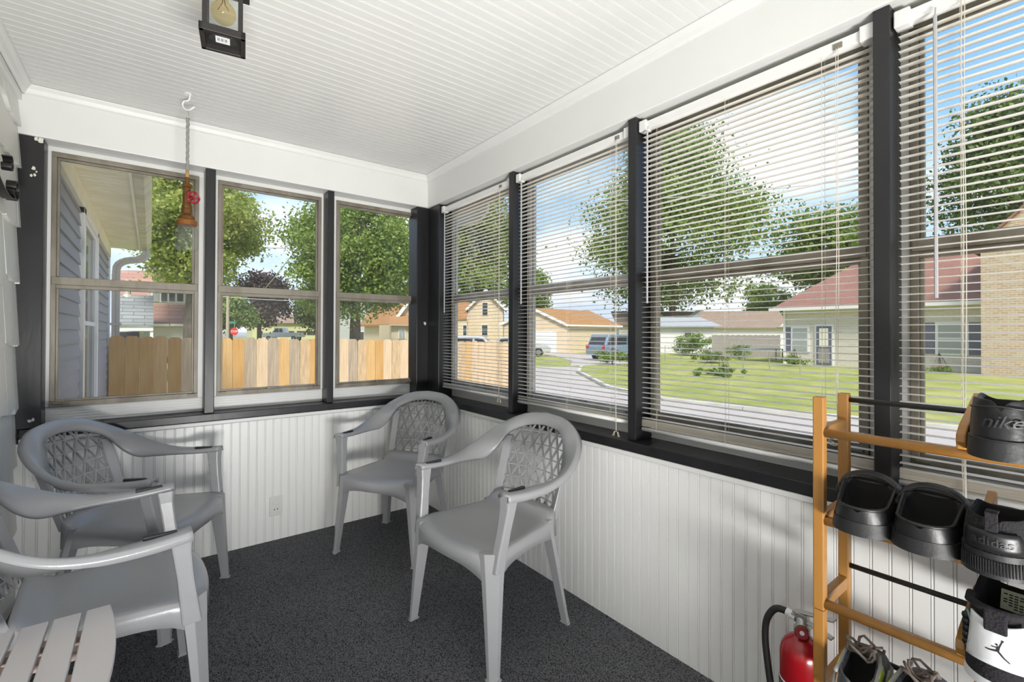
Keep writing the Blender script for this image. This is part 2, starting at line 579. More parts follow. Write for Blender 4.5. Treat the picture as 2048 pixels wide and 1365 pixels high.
# far wall
wall_back = MB()
wall_back.box((XL - 0.05, 0.012, 0.0), (0.14, 0.05, ZSB))
wall_back = wall_back.build('wall_back', M['gap'], kind='structure')
wall_back['label'] = 'white beaded wainscot wall under the three far windows'
bm_ = board_mesh('wainscot_board', ZSB - 0.024, M['white_board'], 'back')
x = -0.844 - PITCH_B * 29
while x < -0.01:
    if x > XL - 0.03:
        link('wainscot_board', bm_, wall_back, loc=(x, 0.0, 0.0))
    x += PITCH_B
MB().box((XL - 0.05, 0.0, ZB), (0.16, 0.16, ZC + 0.01)).build('header_beam', M['white'], wall_back, bevel=0.004)
def crown_prof():
    return [(0.0, 0.0), (0.006, 0.0), (0.012, 0.006), (0.020, 0.022), (0.030, 0.034), (0.034, 0.040), (0.0, 0.040)]
def crown(name, p0, p1, inward, parent):
    b = MB()
    b.sm = False
    a, c, n = Vector(p0), Vector(p1), Vector(inward)
    r0 = [a + n * u + Vector((0, 0, v)) for u, v in crown_prof()]
    r1 = [c + n * u + Vector((0, 0, v)) for u, v in crown_prof()]
    b.loft([r0, r1])
    return b.build(name, M['white'], parent)
crown('crown_moulding', (XL, 0, ZC - 0.042), (0, 0, ZC - 0.042), (0, -1, 0), wall_back)
# sill ledge: nose, slim moulding under it
MB().box((XL, -0.012, ZSB), (0.0, REC + 0.02, ZS)).build('window_sill', M['black'], wall_back, bevel=0.004)
MB().box((XL, -0.009, ZSB - 0.022), (0.0, 0.012, ZSB - 0.001)).build('ledge_moulding', M['white'], wall_back, bevel=0.004)

# blind side wall
wall_right = MB().box((0.012, YR, 0.0), (0.05, 0.05, ZSB)).build('wall_right', M['gap'], kind='structure')
wall_right['label'] = 'white beaded wainscot wall under the blinds'
bm_ = board_mesh('wainscot_board', ZSB - 0.024, M['white_board'], 'right')
y = -2.637 + PITCH_B * 60
while y > -3.5:
    if y < -0.0005:
        link('wainscot_board', bm_, wall_right, loc=(0.0, y, 0.0))
    y -= PITCH_B
MB().box((0.0, YR, 0.0), (0.012, y, ZSB - 0.024)).build('wainscot_end', M['white'], wall_right)
MB().box((0.0, YR, ZB), (0.16, -0.0, ZC + 0.01)).build('header_beam', M['white'], wall_right, bevel=0.004)
crown('crown_moulding', (0, YR, ZC - 0.042), (0, 0, ZC - 0.042), (-1, 0, 0), wall_right)
MB().box((-0.012, YR, ZSB), (REC + 0.02, -0.012, ZS)).build('window_sill', M['black'], wall_right, bevel=0.004)
MB().box((-0.009, YR, ZSB - 0.022), (0.012, -0.009, ZSB - 0.001)).build('ledge_moulding', M['white'], wall_right, bevel=0.004)

# posts between the windows (black)
def chips(seed, o, pts, fn):
    rnd = random.Random(seed)
    b = MB()
    for (u, v, r) in pts:
        n = 9
        poly = [(u + r * rnd.uniform(0.5, 1.0) * cos(2 * pi * i / n), v + r * rnd.uniform(0.7, 1.5) * sin(2 * pi * i / n)) for i in range(n)]
        b.prism(poly, fn, 0.0, -0.0012)
    return b.build('paint_chip', M['chip'], o)
PF, PB = 0.012, REC + 0.03
def back_post(x0, x1):
    return MB().box((x0, PF, ZS), (x1, PB, ZB)).build('post', M['black'], wall_back, bevel=0.003)
p1 = back_post(-2.13, -2.018)
chips(3, p1, [(-2.052, 2.02, 0.009), (-2.060, 1.985, 0.006), (-2.049, 1.99, 0.006), (-2.043, 2.005, 0.004), (-2.056, 0.83, 0.009), (-2.045, 0.835, 0.007), (-2.03, 2.158, 0.014), (-2.045, 2.160, 0.010)],
      lambda u, v, d: (u, PF + d, v))
back_post(-1.372, -1.324)
back_post(-0.708, -0.668)
pc_ = back_post(-0.080, 0.1495)
chips(5, pc_, [(-0.012, 1.315, 0.010), (-0.02, 1.325, 0.006)], lambda u, v, d: (u, PF + d, v))
def right_post(y0, y1):
    return MB().box((PF, y0, ZS), (PB, y1, ZB)).build('post', M['black'], wall_right, bevel=0.003)
right_post(-0.150, 0.0118)
POSTS = [(-1.012, -0.970), (-1.860, -1.818), (-2.722, -2.682), (-3.586, -3.546), (-4.45, -4.41)]
for a, b in POSTS:
    right_post(a, b)

# left wall: painted cedar shingles in courses
wall_left = MB().box((XL - 0.12, YR, 0.0), (XL - 0.022, 0.20, ZC)).build('wall_left', M['gap'], kind='structure')
wall_left['label'] = 'white painted cedar shingle wall at the left edge'
rnd = random.Random(11)
rows = [0.34, 0.615, 0.892, 1.18, 1.468, 1.738, 2.012, 2.215]
prev = 0.06
edges = [0.06] + rows
for r, z0 in enumerate(edges):
    z1 = edges[r + 1] + 0.03 if r + 1 < len(edges) else ZC - 0.05
    y = 0.15 + rnd.uniform(-0.05, 0.0)
    end = -2.9
    while y > end:
        w = rnd.uniform(0.13, 0.26)
        b = MB()
        n = 6
        a0, a1 = rnd.uniform(-0.02, 0.02), rnd.uniform(-0.02, 0.02)
        ph = rnd.uniform(0, 6)
        top, bot = [], []
        for i in range(n + 1):
            u = i / n
            yy = y - 0.0015 - u * (w - 0.003)
            zz = z0 + a0 * (1 - u) + a1 * u + 0.007 * sin(ph + 5 * u)
            bot.append((yy, zz))
        t = 0.020
        v = [(XL - 0.022 + t, p[0], p[1]) for p in bot] + [(XL - 0.022 + 0.004, bot[0][0], z1), (XL - 0.022 + 0.004, bot[-1][0], z1)]
        v += [(XL - 0.03, p[0], p[1]) for p in bot] + [(XL - 0.03, bot[0][0], z1), (XL - 0.03, bot[-1][0], z1)]
        m_ = n + 3
        f = [tuple(list(range(n + 1)) + [n + 2, n + 1])]
        f += [(i, m_ + i, m_ + i + 1, i + 1) for i in range(n)]
        f += [(n + 1, m_ + n + 1, m_, 0), (n, m_ + n, m_ + n + 2, n + 2)]
        b.add(v, f)
        b.build('shingle', M['shingle_white'], wall_left)
        y -= w
MB().box((XL - 0.03, YR, 0.0), (XL - 0.004, 0.03, 0.07)).build('base_strip', M['white'], wall_left, bevel=0.003)
crown('crown_moulding', (XL, YR, ZC - 0.042), (XL, 0.0, ZC - 0.042), (1, 0, 0), wall_left)
MB().box((XL - 0.03, YR, 2.325), (XL - 0.002, 0.011, ZC)).build('frieze_strip', M['white'], wall_left, bevel=0.002)
MB().box((XL - 0.03, YR, 0.0), (XL, -2.9, ZC)).build('plain_siding', M['white'], wall_left)

# rear end: low wall, beam and posts, open glazing that lets the daylight in
wr = MB().box((XL, YR - 0.1, 0.0), (0.05, YR - 0.0, ZS)).build('wall_rear', M['white'], kind='structure')
MB().box((XL, YR - 0.1, ZB), (0.05, YR, ZC + 0.01)).build('header_beam', M['white'], wr)
for x0 in (-1.43, -0.74):
    MB().box((x0, YR - 0.1, ZS), (x0 + 0.045, YR - 0.01, ZB)).build('post', M['black'], wr)
# roof over the porch and the house behind the shingle wall
MB().box((XL - 0.3, YR - 0.35, ZC + 0.07), (0.42, 0.42, ZC + 0.22)).build('roof', M['gap'], kind='structure')

# ------------------------------------------------------------------ windows
def window(idx, wall, a0, a1, deco, pale=False):
    """wall 'b': a is x on the far wall; wall 'r': a is y on the blind wall (a0 > a1). deco: finger-tab positions"""
    root = empty('window_%d' % idx, kind='structure')
    if wall == 'b':
        P = lambda a, d, z: (a, REC + d, z)
        s = 1
        lo, hi = a0, a1
    else:
        P = lambda a, d, z: (REC + d, a, z)
        lo, hi = a1, a0
    def bx(b, l, d0, z0, h, d1, z1):
        b.box(P(l, d0, z0), P(h, d1, z1))
    AL = M['alum_light'] if pale else M['alum']
    # white painted casing against the posts
    b = MB()
    bx(b, lo - 0.045, -0.004, 0.875, lo + 0.004, 0.03, 2.1398)
    bx(b, hi - 0.004, -0.004, 0.875, hi + 0.045, 0.03, 2.1398)
    bx(b, lo - 0.045, -0.004, 2.140, hi + 0.045, 0.03, ZB)
    b.build('casing', M['white'], root, bevel=0.003)
    # ribbed extender strip at the foot
    b = MB()
    for i in range(6):
        z = ZS + 0.002 + i * 0.0135
        bx(b, lo - 0.045, 0.0, z, hi + 0.045, 0.02, z + 0.0075)
        bx(b, lo - 0.045, 0.004, z + 0.0075, hi + 0.045, 0.02, z + 0.0135)
    b.build('ribbed_strip', M['white'], root)
    # outer aluminium frame
    b = MB()
    t = 0.020
    bx(b, lo, -0.012, 0.9022, lo + t, 0.028, 2.1198)
    bx(b, hi - t, -0.012, 0.9022, hi, 0.028, 2.1198)
    bx(b, lo, -0.012, 2.120, hi, 0.028, 2.143)
    bx(b, lo, -0.014, 0.876, hi, 0.028, 0.902)
    b.build('frame', AL, root, bevel=0.002)
    # sliding sash: rails of the upper pane, meeting rail, lower pane
    b = MB()
    bx(b, lo + t, 0.004, 2.108, hi - t, 0.022, 2.120)
    bx(b, lo + t, 0.004, 1.522, lo + t + 0.010, 0.022, 2.1078)
    bx(b, hi - t - 0.010, 0.004, 1.522, hi - t, 0.022, 2.1078)
    b.build('upper_sash', AL, root, bevel=0.0015)
    b = MB()
    bx(b, lo + 0.004, -0.016, 1.484, hi - 0.004, 0.020, 1.522)
    bx(b, lo + 0.010, -0.006, 1.466, hi - 0.010, 0.020, 1.485)
    b.build('meeting_rail', AL, root, bevel=0.002)
    b = MB()
    bx(b, lo + t, -0.002, 0.900, hi - t, 0.012, 0.912)
    bx(b, lo + t, -0.002, 0.9122, lo + t + 0.009, 0.012, 1.466)
    bx(b, hi - t - 0.009, -0.002, 0.9122, hi - t, 0.012, 1.466)
    b.build('lower_sash', AL, root, bevel=0.0015)
    b = MB()
    bx(b, lo + t, 0.012, 1.50, hi - t, 0.015, 2.115)
    b.build('pane', M['glass'], root)
    b = MB()
    bx(b, lo + t, 0.004, 0.905, hi - t, 0.007, 1.475)
    b.build('pane', M['glass'], root)
    b = MB()
    b.add([P(lo + t, 0.026, 0.905), P(hi - t, 0.026, 0.905), P(hi - t, 0.026, 1.475), P(lo + t, 0.026, 1.475)], [(0, 1, 2, 3)])
    b.build('insect_screen', M['screen'], root)
    for a in deco:
        b = MB()
        bx(b, a - 0.022, -0.02, 0.900, a + 0.022, 0.0, 0.914)
        b.build('finger_tab', M['alum'], root, bevel=0.002)
    for a in (lo + 0.03, hi - 0.03):
        b = MB()
        bx(b, a - 0.018, -0.024, 0.890, a + 0.018, -0.010, 0.899)
        b.build('latch', M['alum'], root, bevel=0.002)
    return root
window(1, 'b', -2.004, -1.396, [])
window(2, 'b', -1.304, -0.722, [-1.02])
window(3, 'b', -0.625, -0.035, [-0.33])
ws = [(-0.168, -0.935), (-1.032, -1.783), (-1.866, -2.645), (-2.742, -3.510), (-3.62, -4.37)]
for i, (a0, a1) in enumerate(ws):
    window(4 + i, 'r', a0, a1, [(a0 + a1) / 2 - 0.05], pale=(i < 2))

# ------------------------------------------------------------------ blinds
SP = 0.02125
def blind(y0, y1, label, ztop, zbot, stack, cords, wand_y, wand_len, cord_y, cord_z, knot=None):
    """slatted blind between y0 (far end) and y1 (near end)"""
    xc = 0.050
    root = empty('mini_blind', (xc, (y0 + y1) / 2, ZS), label=label, cat='blind', group='white mini blinds')
    L = lambda x, y, z: (x - xc, y - (y0 + y1) / 2, z - ZS)
    hl = abs(y0 - y1) / 2
    # headrail: folded channel
    b = MB()
    b.box(L(xc - 0.014, y0, ztop), L(xc + 0.014, y1, ztop + 0.004))
    b.box(L(xc - 0.016, y0, ztop), L(xc - 0.013, y1, ztop + 0.030))
    b.box(L(xc + 0.013, y0, ztop), L(xc + 0.016, y1, ztop + 0.030))
    b.box(L(xc - 0.018, y0, ztop + 0.028), L(xc - 0.012, y1, ztop + 0.031))
    b.build('headrail', M['rail_white'], root, bevel=0.0008)
    for ye, s in ((y0, -1), (y1, 1)):
        b = MB()
        b.box(L(xc - 0.024, ye + 0.004 * -s, ztop - 0.006), L(xc + 0.018, ye + 0.032 * s, ztop + 0.040))
        b.build('bracket', M['rail_white'], root, bevel=0.003)
    # one curved slat, shared
    b = MB()
    b.sm = True
    n = 5
    prof = [(-0.0125 + 0.025 * i / n, 0.0026 * (1 - ((i / n - 0.5) * 2) ** 2)) for i in range(n + 1)]
    b.loft([[(u, s * (hl - 0.003), v) for u, v in prof] for s in (-1, 1)], closed=False)
    sl = b.mesh('slat', M['slat'])
    z = ztop - 0.028
    rnd_ = random.Random(int(abs(y0) * 1000))
    lim = zbot + 0.012 + stack * 0.003
    while z > lim:
        o = link('slat', sl, root, loc=L(xc, (y0 + y1) / 2, z))
        o.rotation_euler = (rnd_.uniform(-0.0012, 0.0012), radians(-1 + rnd_.uniform(-1.5, 1.5)), rnd_.uniform(-0.002, 0.002))
        z -= SP
    for i in range(stack):
        o = link('slat', sl, root, loc=L(xc + rnd_.uniform(-0.001, 0.001), (y0 + y1) / 2, zbot + 0.014 + i * 0.0030))
        o.rotation_euler = (0, radians(rnd_.uniform(-2, 6)), 0)
    b = MB()
    b.sm = True
    pr = [(-0.0125, 0.006), (-0.0125, -0.001), (-0.010, -0.006), (-0.004, -0.009), (0.004, -0.009), (0.010, -0.006), (0.0125, -0.001), (0.0125, 0.006), (0.0, 0.009)]
    b.loft([[L(xc + u, s * (hl - 0.002) + (y0 + y1) / 2, zbot + v) for u, v in pr] for s in (-1, 1)])
    b.build('bottom_rail', M['rail_white'], root)
    for yc in cords:
        b = MB()
        for dx in (-0.0135, 0.0135):
            b.tube([L(xc + dx, yc, ztop), L(xc + dx, yc, zbot)], 0.00055, 4, cap=False)
        b.tube([L(xc, yc + 0.004, ztop), L(xc, yc + 0.004, zbot)], 0.00055, 4, cap=False)
        b.build('ladder_cord', M['cord'], root)
    if wand_y is not None:
        b = MB()
        b.tube([L(xc - 0.024, wand_y, ztop + 0.004), L(xc - 0.030, wand_y, ztop - 0.02)], 0.0018, 6)
        b.tube([L(xc - 0.030, wand_y, ztop - 0.018), L(xc - 0.030, wand_y, ztop - wand_len)], 0.0042, 6)
        b.build('tilt_wand', M['wand'], root)
    if cord_y is not None:
        b = MB()
        for k_, dy in enumerate((-0.003, 0.003)):
            pts = [L(xc - 0.022, cord_y + dy, ztop + 0.006)]
            for i in range(1, 9):
                t = i / 8
                pts.append(L(xc - 0.022 - 0.004 * sin(pi * t), cord_y + dy * (1 - t * 0.4) + 0.002 * sin(9 * t + k_), ztop + (cord_z - ztop) * t))
            b.tube(pts, 0.0010, 5)
        b.build('pull_cord', M['cord'], root)
        b = MB()
        b.box(L(xc - 0.019, cord_y - 0.012, ztop + 0.006), L(xc - 0.0155, cord_y + 0.012, ztop + 0.022))
        b.build('cord_lock', M['alum'], root)
        if knot is None:
            for dy in (-0.008, 0.008):
                b = MB()
                b.sm = True
                b.lathe([(0.0015, 0.0), (0.003, -0.004), (0.004, -0.014), (0.0062, -0.024), (0.0062, -0.028), (0.002, -0.029)], 10,
                        L(xc - 0.022, cord_y + dy, cord_z + 0.003), Matrix.Rotation(dy * 40, 3, 'X'))
                b.build('cord_tassel', M['tassel'], root)
        else:
            b = MB()
            for q in range(3):
                b.tube([L(xc - 0.022 + 0.004 * sin(q + 3 * a), cord_y + 0.024 * cos(2 * pi * a / 10) * (1 - 0.2 * q) + 0.006 * q,
                          cord_z + 0.010 * sin(2 * pi * a / 10) - 0.004 * q) for a in range(10)], 0.0010, 5, closed=True)
            b.build('cord_knot', M['cord'], root)
    return root
ZT = 2.110
blind(-0.160, -0.966, 'narrow-looking white slatted blind in the room corner, farthest from the viewer', ZT, 0.868, 2,
      (-0.30, -0.53, -0.80), -0.215, 0.72, -0.86, 0.86)
blind(-1.020, -1.814, 'white slatted blind behind the middle grey chair, tassels hanging below it', ZT, 0.862, 3,
      (-1.13, -1.42, -1.70), -1.075, 0.70, -1.742, 0.812)
blind(-1.868, -2.678, 'wide white slatted blind between posts, left of the shoe rack window', ZT, 0.845, 9,
      (-1.945, -2.235, -2.545), -1.912, 0.735, -2.590, 0.93, knot=1)
blind(-2.730, -3.540, 'white slatted blind at the right edge behind the shoes', ZT, 0.838, 9,
      (-2.862, -3.15, -3.43), -2.815, 0.765, -2.868, 0.815, knot=1)
# ------------------------------------------------------------------ grey plastic armchairs
def lerp(a, b, t): return a + (b - a) * t
def catmull(pts, n):
    P_ = [Vector(p) for p in pts]
    out = []
    for i in range(len(P_) - 1):
        p0 = P_[max(i - 1, 0)]; p1 = P_[i]; p2 = P_[i + 1]; p3 = P_[min(i + 2, len(P_) - 1)]
        for k in range(n):
            t = k / n
            out.append(0.5 * ((2 * p1) + (p2 - p0) * t + (2 * p0 - 5 * p1 + 4 * p2 - p3) * t * t + (3 * p1 - p0 - 3 * p2 + p3) * t ** 3))
    out.append(P_[-1])
    return out
def backsurf(x, z):                      # front face of the curved backrest
    return -0.165 - (z - 0.45) * 0.36 - 0.055 * max(0.0, 1 - (x / 0.21) ** 2) + 0.02 * 0
def make_chair():
    root = empty('armchair')
    PL = M['plastic']
    # seat shell with a rolled front and a rear that sweeps up to the backrest
    b = MB(); b.sm = True
    def half_w(v):
        return lerp(0.248, 0.188, v) 
    def seat_fn(u, v):
        t = u * 2 - 1
        e = 1 - 0.10 * max(0, (0.12 - v) / 0.12) ** 2
        x = t * half_w(v) * e
        y = lerp(0.235, -0.185, v) + 0.028 * (1 - t * t) * (1 - v) - 0.012 * (1 - v) * abs(t) ** 6
        z = 0.452 - 0.020 * (1 - t * t) * sin(pi * min(1, v * 1.15 + 0.10)) 
        z -= 0.016 * max(0, (0.16 - v) / 0.16) ** 2
        if v > 0.80:
            k_ = (v - 0.80) / 0.20
            z += 0.042 * k_ * k_
        z -= 0.010 * abs(t) ** 8
        return (x, y, z)
    b.grid(seat_fn, 20, 18)
    # the rim rolls over into an apron, arched between the legs (one moulded piece with the seat)
    NU, NV = 20, 18
    ring = []
    for i in range(NU + 1): ring.append((seat_fn(i / NU, 0.0), 'f', i / NU))
    for j in range(1, NV + 1): ring.append((seat_fn(1.0, j / NV), 's', j / NV))
    left = [(seat_fn(0.0, j / NV), 's', j / NV) for j in range(NV, 0, -1)]
    ring = left + ring
    top, m1, mid, bot = [], [], [], []
    for (p, kind, t) in ring:
        x, y, z = p
        if kind == 'f':
            d = 0.050 + 0.060 * abs(2 * t - 1) ** 3.2
            top.append(p); m1.append((x * 1.008, y + 0.007, z - 0.005)); mid.append((x * 1.018, y + 0.011, z - 0.018)); bot.append((x * 1.03, y + 0.012, z - d))
        else:
            d = 0.055 + 0.055 * abs(2 * t - 1) ** 3.5
            s = 1 if x > 0 else -1
            top.append(p); m1.append((x + s * 0.006, y, z - 0.005)); mid.append((x + s * 0.010, y, z - 0.017)); bot.append((x + s * 0.013, y, z - d))
    b.loft([bot, mid, m1, top], closed=False)
    me = b.mesh('seat', PL)
    bm = bmesh.new(); bm.from_mesh(me)
    bmesh.ops.remove_doubles(bm, verts=bm.verts, dist=1e-4)
    bmesh.ops.recalc_face_normals(bm, faces=bm.faces)
    bm.to_mesh(me); bm.free()
    for q_ in me.polygons: q_.use_smooth = True
    seat = link('seat', me, root)
    solidify(seat, 0.005, -1)
    # legs: chamfered tapering section, small foot
    def leg(sx, top_c, foot_c, w0, w1, front):
        b = MB()
        sy = 1 if front else -1
        rings = []
        for t in (0, 0.25, 0.5, 0.75, 0.985, 0.985, 1.0):
            c = Vector(top_c).lerp(Vector(foot_c), t)
            w = lerp(w0, w1, t ** 0.8)
            if t >= 0.985 and len(rings) >= 5: w = w1 + 0.010
            ch = 0.58 * w
            poly = [(-w / 2, -w / 2), (w / 2, -w / 2), (w / 2, w / 2 - ch), (w / 2 - ch, w / 2), (-w / 2, w / 2)]
            rings.append([Vector((c.x + sx * u, c.y + sy * v, c.z)) for u, v in poly])
        if sx * sy < 0:
            rings = [list(reversed(r)) for r in rings]
        b.loft([list(reversed(r)) for r in rings])
        return b.build('leg', PL, root, bevel=0.004)
    for sx in (-1, 1):
        leg(sx, (sx * 0.226, 0.212, 0.440), (sx * 0.262, 0.238, 0.0), 0.070, 0.034, True)
        leg(sx, (sx * 0.176, -0.158, 0.452), (sx * 0.232, -0.222, 0.0), 0.055, 0.034, False)
    # armrest band: one sheet from the left arm round the top of the back to the right arm
    ET = [(0.301, 0.200, 0.662), (0.311, 0.10, 0.655), (0.316, -0.01, 0.660), (0.312, -0.11, 0.686), (0.293, -0.19, 0.727),
          (0.256, -0.262, 0.776), (0.200, -0.315, 0.818), (0.115, -0.347, 0.850), (0.0, -0.358, 0.862)]
    EI = [(0.246, 0.200, 0.662), (0.251, 0.10, 0.653), (0.256, -0.01, 0.648), (0.254, -0.09, 0.640), (0.232, -0.155, 0.640),
          (0.212, -0.205, 0.676), (0.172, -0.262, 0.762), (0.098, -0.312, 0.800), (0.0, -0.325, 0.812)]
    T = catmull(ET, 5); I = catmull(EI, 5)
    mir = lambda L_: [Vector((-p.x, p.y, p.z)) for p in L_]
    T = T + list(reversed(mir(T)))[1:]
    I = I + list(reversed(mir(I)))[1:]
    b = MB(); b.sm = True
    rings = []
    N = len(T)
    for i in range(N):
        t_, i_ = T[i], I[i]
        across = (t_ - i_)
        along = (T[min(i + 1, N - 1)] - T[max(i - 1, 0)]).normalized()
        nrm = across.cross(along).normalized()
        if nrm.z < 0 and abs(i - N // 2) > N * 0.30: nrm = -nrm
        if abs(i - N // 2) <= N * 0.30:
            if nrm.y < 0 and abs(nrm.y) > 0.2: nrm = -nrm
            if nrm.z < -0.3: nrm = -nrm
        out = across.normalized()
        mid_ = (t_ + i_) / 2 + nrm * 0.004
        th = 0.016
        rings.append([i_, mid_, t_ - out * 0.006 + nrm * 0.001, t_ - nrm * 0.004, t_ - nrm * 0.026 + out * 0.003, t_ - nrm * 0.026 - out * 0.005,
                      t_ - out * 0.008 - nrm * 0.008, mid_ - nrm * 0.012, i_ - nrm * 0.020, i_ - nrm * 0.010 - out * 0.003])
    b.loft(rings)
    b.build('armrest_band', PL, root)
    # arm posts from the armrest down to the seat corners
    for sx in (-1, 1):
        b = MB()
        rings = []
        for t, (cx, cy, cz, wx, wy) in enumerate([(0.274, 0.172, 0.656, 0.052, 0.056), (0.270, 0.176, 0.600, 0.046, 0.046), (0.260, 0.186, 0.520, 0.040, 0.042),
                                                  (0.250, 0.196, 0.440, 0.038, 0.046), (0.248, 0.205, 0.370, 0.030, 0.050)]):
            ring = [(cx - wx / 2, cy - wy / 2), (cx + wx / 2, cy - wy / 2), (cx + wx / 2, cy + wy / 2), (cx - wx / 2, cy + wy / 2)]
            ring = [Vector((sx * x, y, cz)) for x, y in ring]
            if sx < 0: ring.reverse()
            rings.append(list(reversed(ring)))
        b.loft(rings)
        b.build('arm_post', PL, root, bevel=0.006)
        b = MB()
        b.box((sx * 0.258, 0.085, 0.6545), (sx * 0.272, 0.165, 0.6655))
        b.build('grip_slot', M['plastic_dark'], root, bevel=0.002)
    # side frames of the back
    for sx in (-1, 1):
        b = MB(); b.sm = False
        rings = []
        for t in range(9):
            k_ = t / 8
            z = lerp(0.440, 0.735, k_)
            xo = lerp(0.190, 0.206, k_) ; xi = lerp(0.158, 0.172, k_)
            y0 = backsurf(xi, z); y1 = backsurf(xo, z) + 0.004
            ring = [Vector((sx * xi, y0, z)), Vector((sx * xo, y1, z)), Vector((sx * (xo + 0.008), y1 - 0.026, z)), Vector((sx * xi, y0 - 0.018, z))]
            if sx < 0: ring.reverse()
            rings.append(ring)
        b.loft(rings)
        b.build('back_side_frame', PL, root, bevel=0.003)
    # lattice of slanted and level bars
    b = MB()
    def wz(z):
        return lerp(0.162, 0.178, (z - 0.45) / 0.3)
    def ztop(x):
        return 0.815 - 0.052 * (abs(x) / 0.172) ** 2.2
    def seg(p, q, w):
        n_ = max(2, int(sqrt((p[0] - q[0]) ** 2 + (p[1] - q[1]) ** 2) / 0.03))
        pts = []
        for i in range(n_ + 1):
            x = lerp(p[0], q[0], i / n_); z = lerp(p[1], q[1], i / n_)
            if abs(x) <= wz(z) + 0.004 and z <= ztop(x) + 0.006 and z >= 0.462:
                pts.append((x, backsurf(x, z) - 0.007, z))
        if len(pts) > 1:
            rings = []
            for i, p_ in enumerate(pts):
                p_ = Vector(p_)
                d = (Vector(pts[min(i + 1, len(pts) - 1)]) - Vector(pts[max(i - 1, 0)])).normalized()
                yv = Vector((0, 1, 0.3)).normalized()
                s_ = d.cross(yv).normalized() * (w / 2)
                rings.append([p_ - s_ - yv * 0.0045, p_ + s_ - yv * 0.0045, p_ + s_ + yv * 0.0045, p_ - s_ + yv * 0.0045])
            b.loft(rings)
    for i in range(7):
        z = 0.462 + (i + 0.6) * 0.054
        seg((-0.19, z), (0.19, z), 0.0050)
    sl_ = 0.5
    for i in range(-11, 12):
        x0 = i * 0.054 - 0.6 * 0.027
        x1 = i * 0.054 + 0.6 * 0.027
        seg((x0, 0.462), (x0 + 0.36 * sl_, 0.822), 0.0064)
        seg((x1, 0.462), (x1 - 0.36 * sl_, 0.822), 0.0064)
    b.build('back_lattice', PL, root)
    return root
chair0 = make_chair()
CH_G = 'grey plastic armchairs'
def place_chair(o, x, y, fx, fy, label):
    o.location = (x, y, 0)
    o.rotation_euler = (0, 0, math.atan2(fy, fx) - pi / 2)
    props(o, label, 'chair', CH_G)
place_chair(chair0, -0.425, -1.440, -0.991, -0.128, 'grey plastic armchair nearest the blinds, standing on the carpet in the middle of the view')
c = copy_tree(chair0)
place_chair(c, -0.430, -0.468, -0.835, -0.550, 'grey plastic armchair set in the far corner between the two window walls')
c = copy_tree(chair0)
place_chair(c, -1.632, -0.420, 0.867, -0.498, 'grey plastic armchair under the left window with the hanging jar pendant')
c = copy_tree(chair0)
place_chair(c, -1.722, -1.150, 0.9985, 0.05, 'grey plastic armchair cut by the left edge, behind the white slatted table')

# ------------------------------------------------------------------ white slatted side table
tb = empty('side_table', (-1.85, -1.75, 0), label='white slatted wooden side table with a curved edge at bottom left', cat='table')
LT = lambda x, y, z: (x + 1.85, y + 1.75, z)
ZTB = 0.52
def redge(y):                             # bowed right side of the top
    t = (y + 1.452) / -0.60
    return -1.690 + 0.105 * (t - t * t) * 1.0 - 0.028 * t * t
xs = [(-1.738, None), (-1.800, -1.747), (-1.858, -1.808), (-1.918, -1.868), (-1.978, -1.928), (-2.035, -1.988)]
for (x0, x1) in xs:
    b = MB()
    if x1 is None:
        poly = [(x0, -2.06)] + [(redge(-2.06 + (2.06 - 1.452) * i / 12), -2.06 + (2.06 - 1.452) * i / 12) for i in range(13)] + [(x0, -1.452)]
    else:
        poly = [(x0, -2.06), (x1, -2.06), (x1, -1.454), (x0, -1.454)]
    b.prism(poly, lambda u, v, d: LT(u, v, d), ZTB - 0.018, ZTB)
    b.build('slat', M['table'], tb, bevel=0.0035)
for yb in (-1.53, -1.60, -1.72, -1.85, -1.98):
    MB().box(LT(-2.03, yb - 0.014, ZTB - 0.040), LT(-1.70, yb + 0.014, ZTB - 0.0185)).build('cross_bar', M['table_raw'], tb, bevel=0.002)
for lx in (-2.02, -1.715):
    for ly in (-1.545, -1.965):
        MB().box(LT(lx - 0.018, ly - 0.018, 0), LT(lx + 0.018, ly + 0.018, ZTB - 0.041)).build('leg', M['table'], tb, bevel=0.003)
# ------------------------------------------------------------------ shoe rack
RXF, RXB, RY0, RY1 = -0.272, -0.100, -2.645, -3.50
rk = empty('shoe_rack', (-0.19, -3.05, 0), label='honey bamboo shoe rack with dark rods standing before the blinds at right', cat='shoe rack')
LK = lambda x, y, z: (x + 0.19, y + 3.05, z)
RAILS = [1.003, 0.784, 0.576, 0.365, 0.150]
RODS = [onx(1688, 799, RXB).z, onx(1687, 959, RXB).z, onx(1688, 1127, RXB).z, onx(1690, 1290, RXB).z]
RODS.append(RODS[3] - 0.21)
for yy in (RY0, RY1):
    MB().box(LK(RXF - 0.012, yy - 0.0125, 0), LK(RXF + 0.012, yy + 0.0125, 0.560)).build('front_post', M['bamboo'], rk, bevel=0.003)
    MB().box(LK(RXF - 0.012, yy - 0.0125, 0.5606), LK(RXF + 0.012, yy + 0.0125, 1.092)).build('front_post', M['bamboo'], rk, bevel=0.003)
    MB().box(LK(RXB - 0.012, yy - 0.0125, 0), LK(RXB + 0.012, yy + 0.0125, 1.088)).build('back_post', M['bamboo'], rk, bevel=0.003)
    for z in RAILS:
        MB().box(LK(RXF + 0.012, yy - 0.010, z - 0.018), LK(RXB - 0.012, yy + 0.010, z + 0.014)).build('cross_bar', M['bamboo'], rk, bevel=0.002)
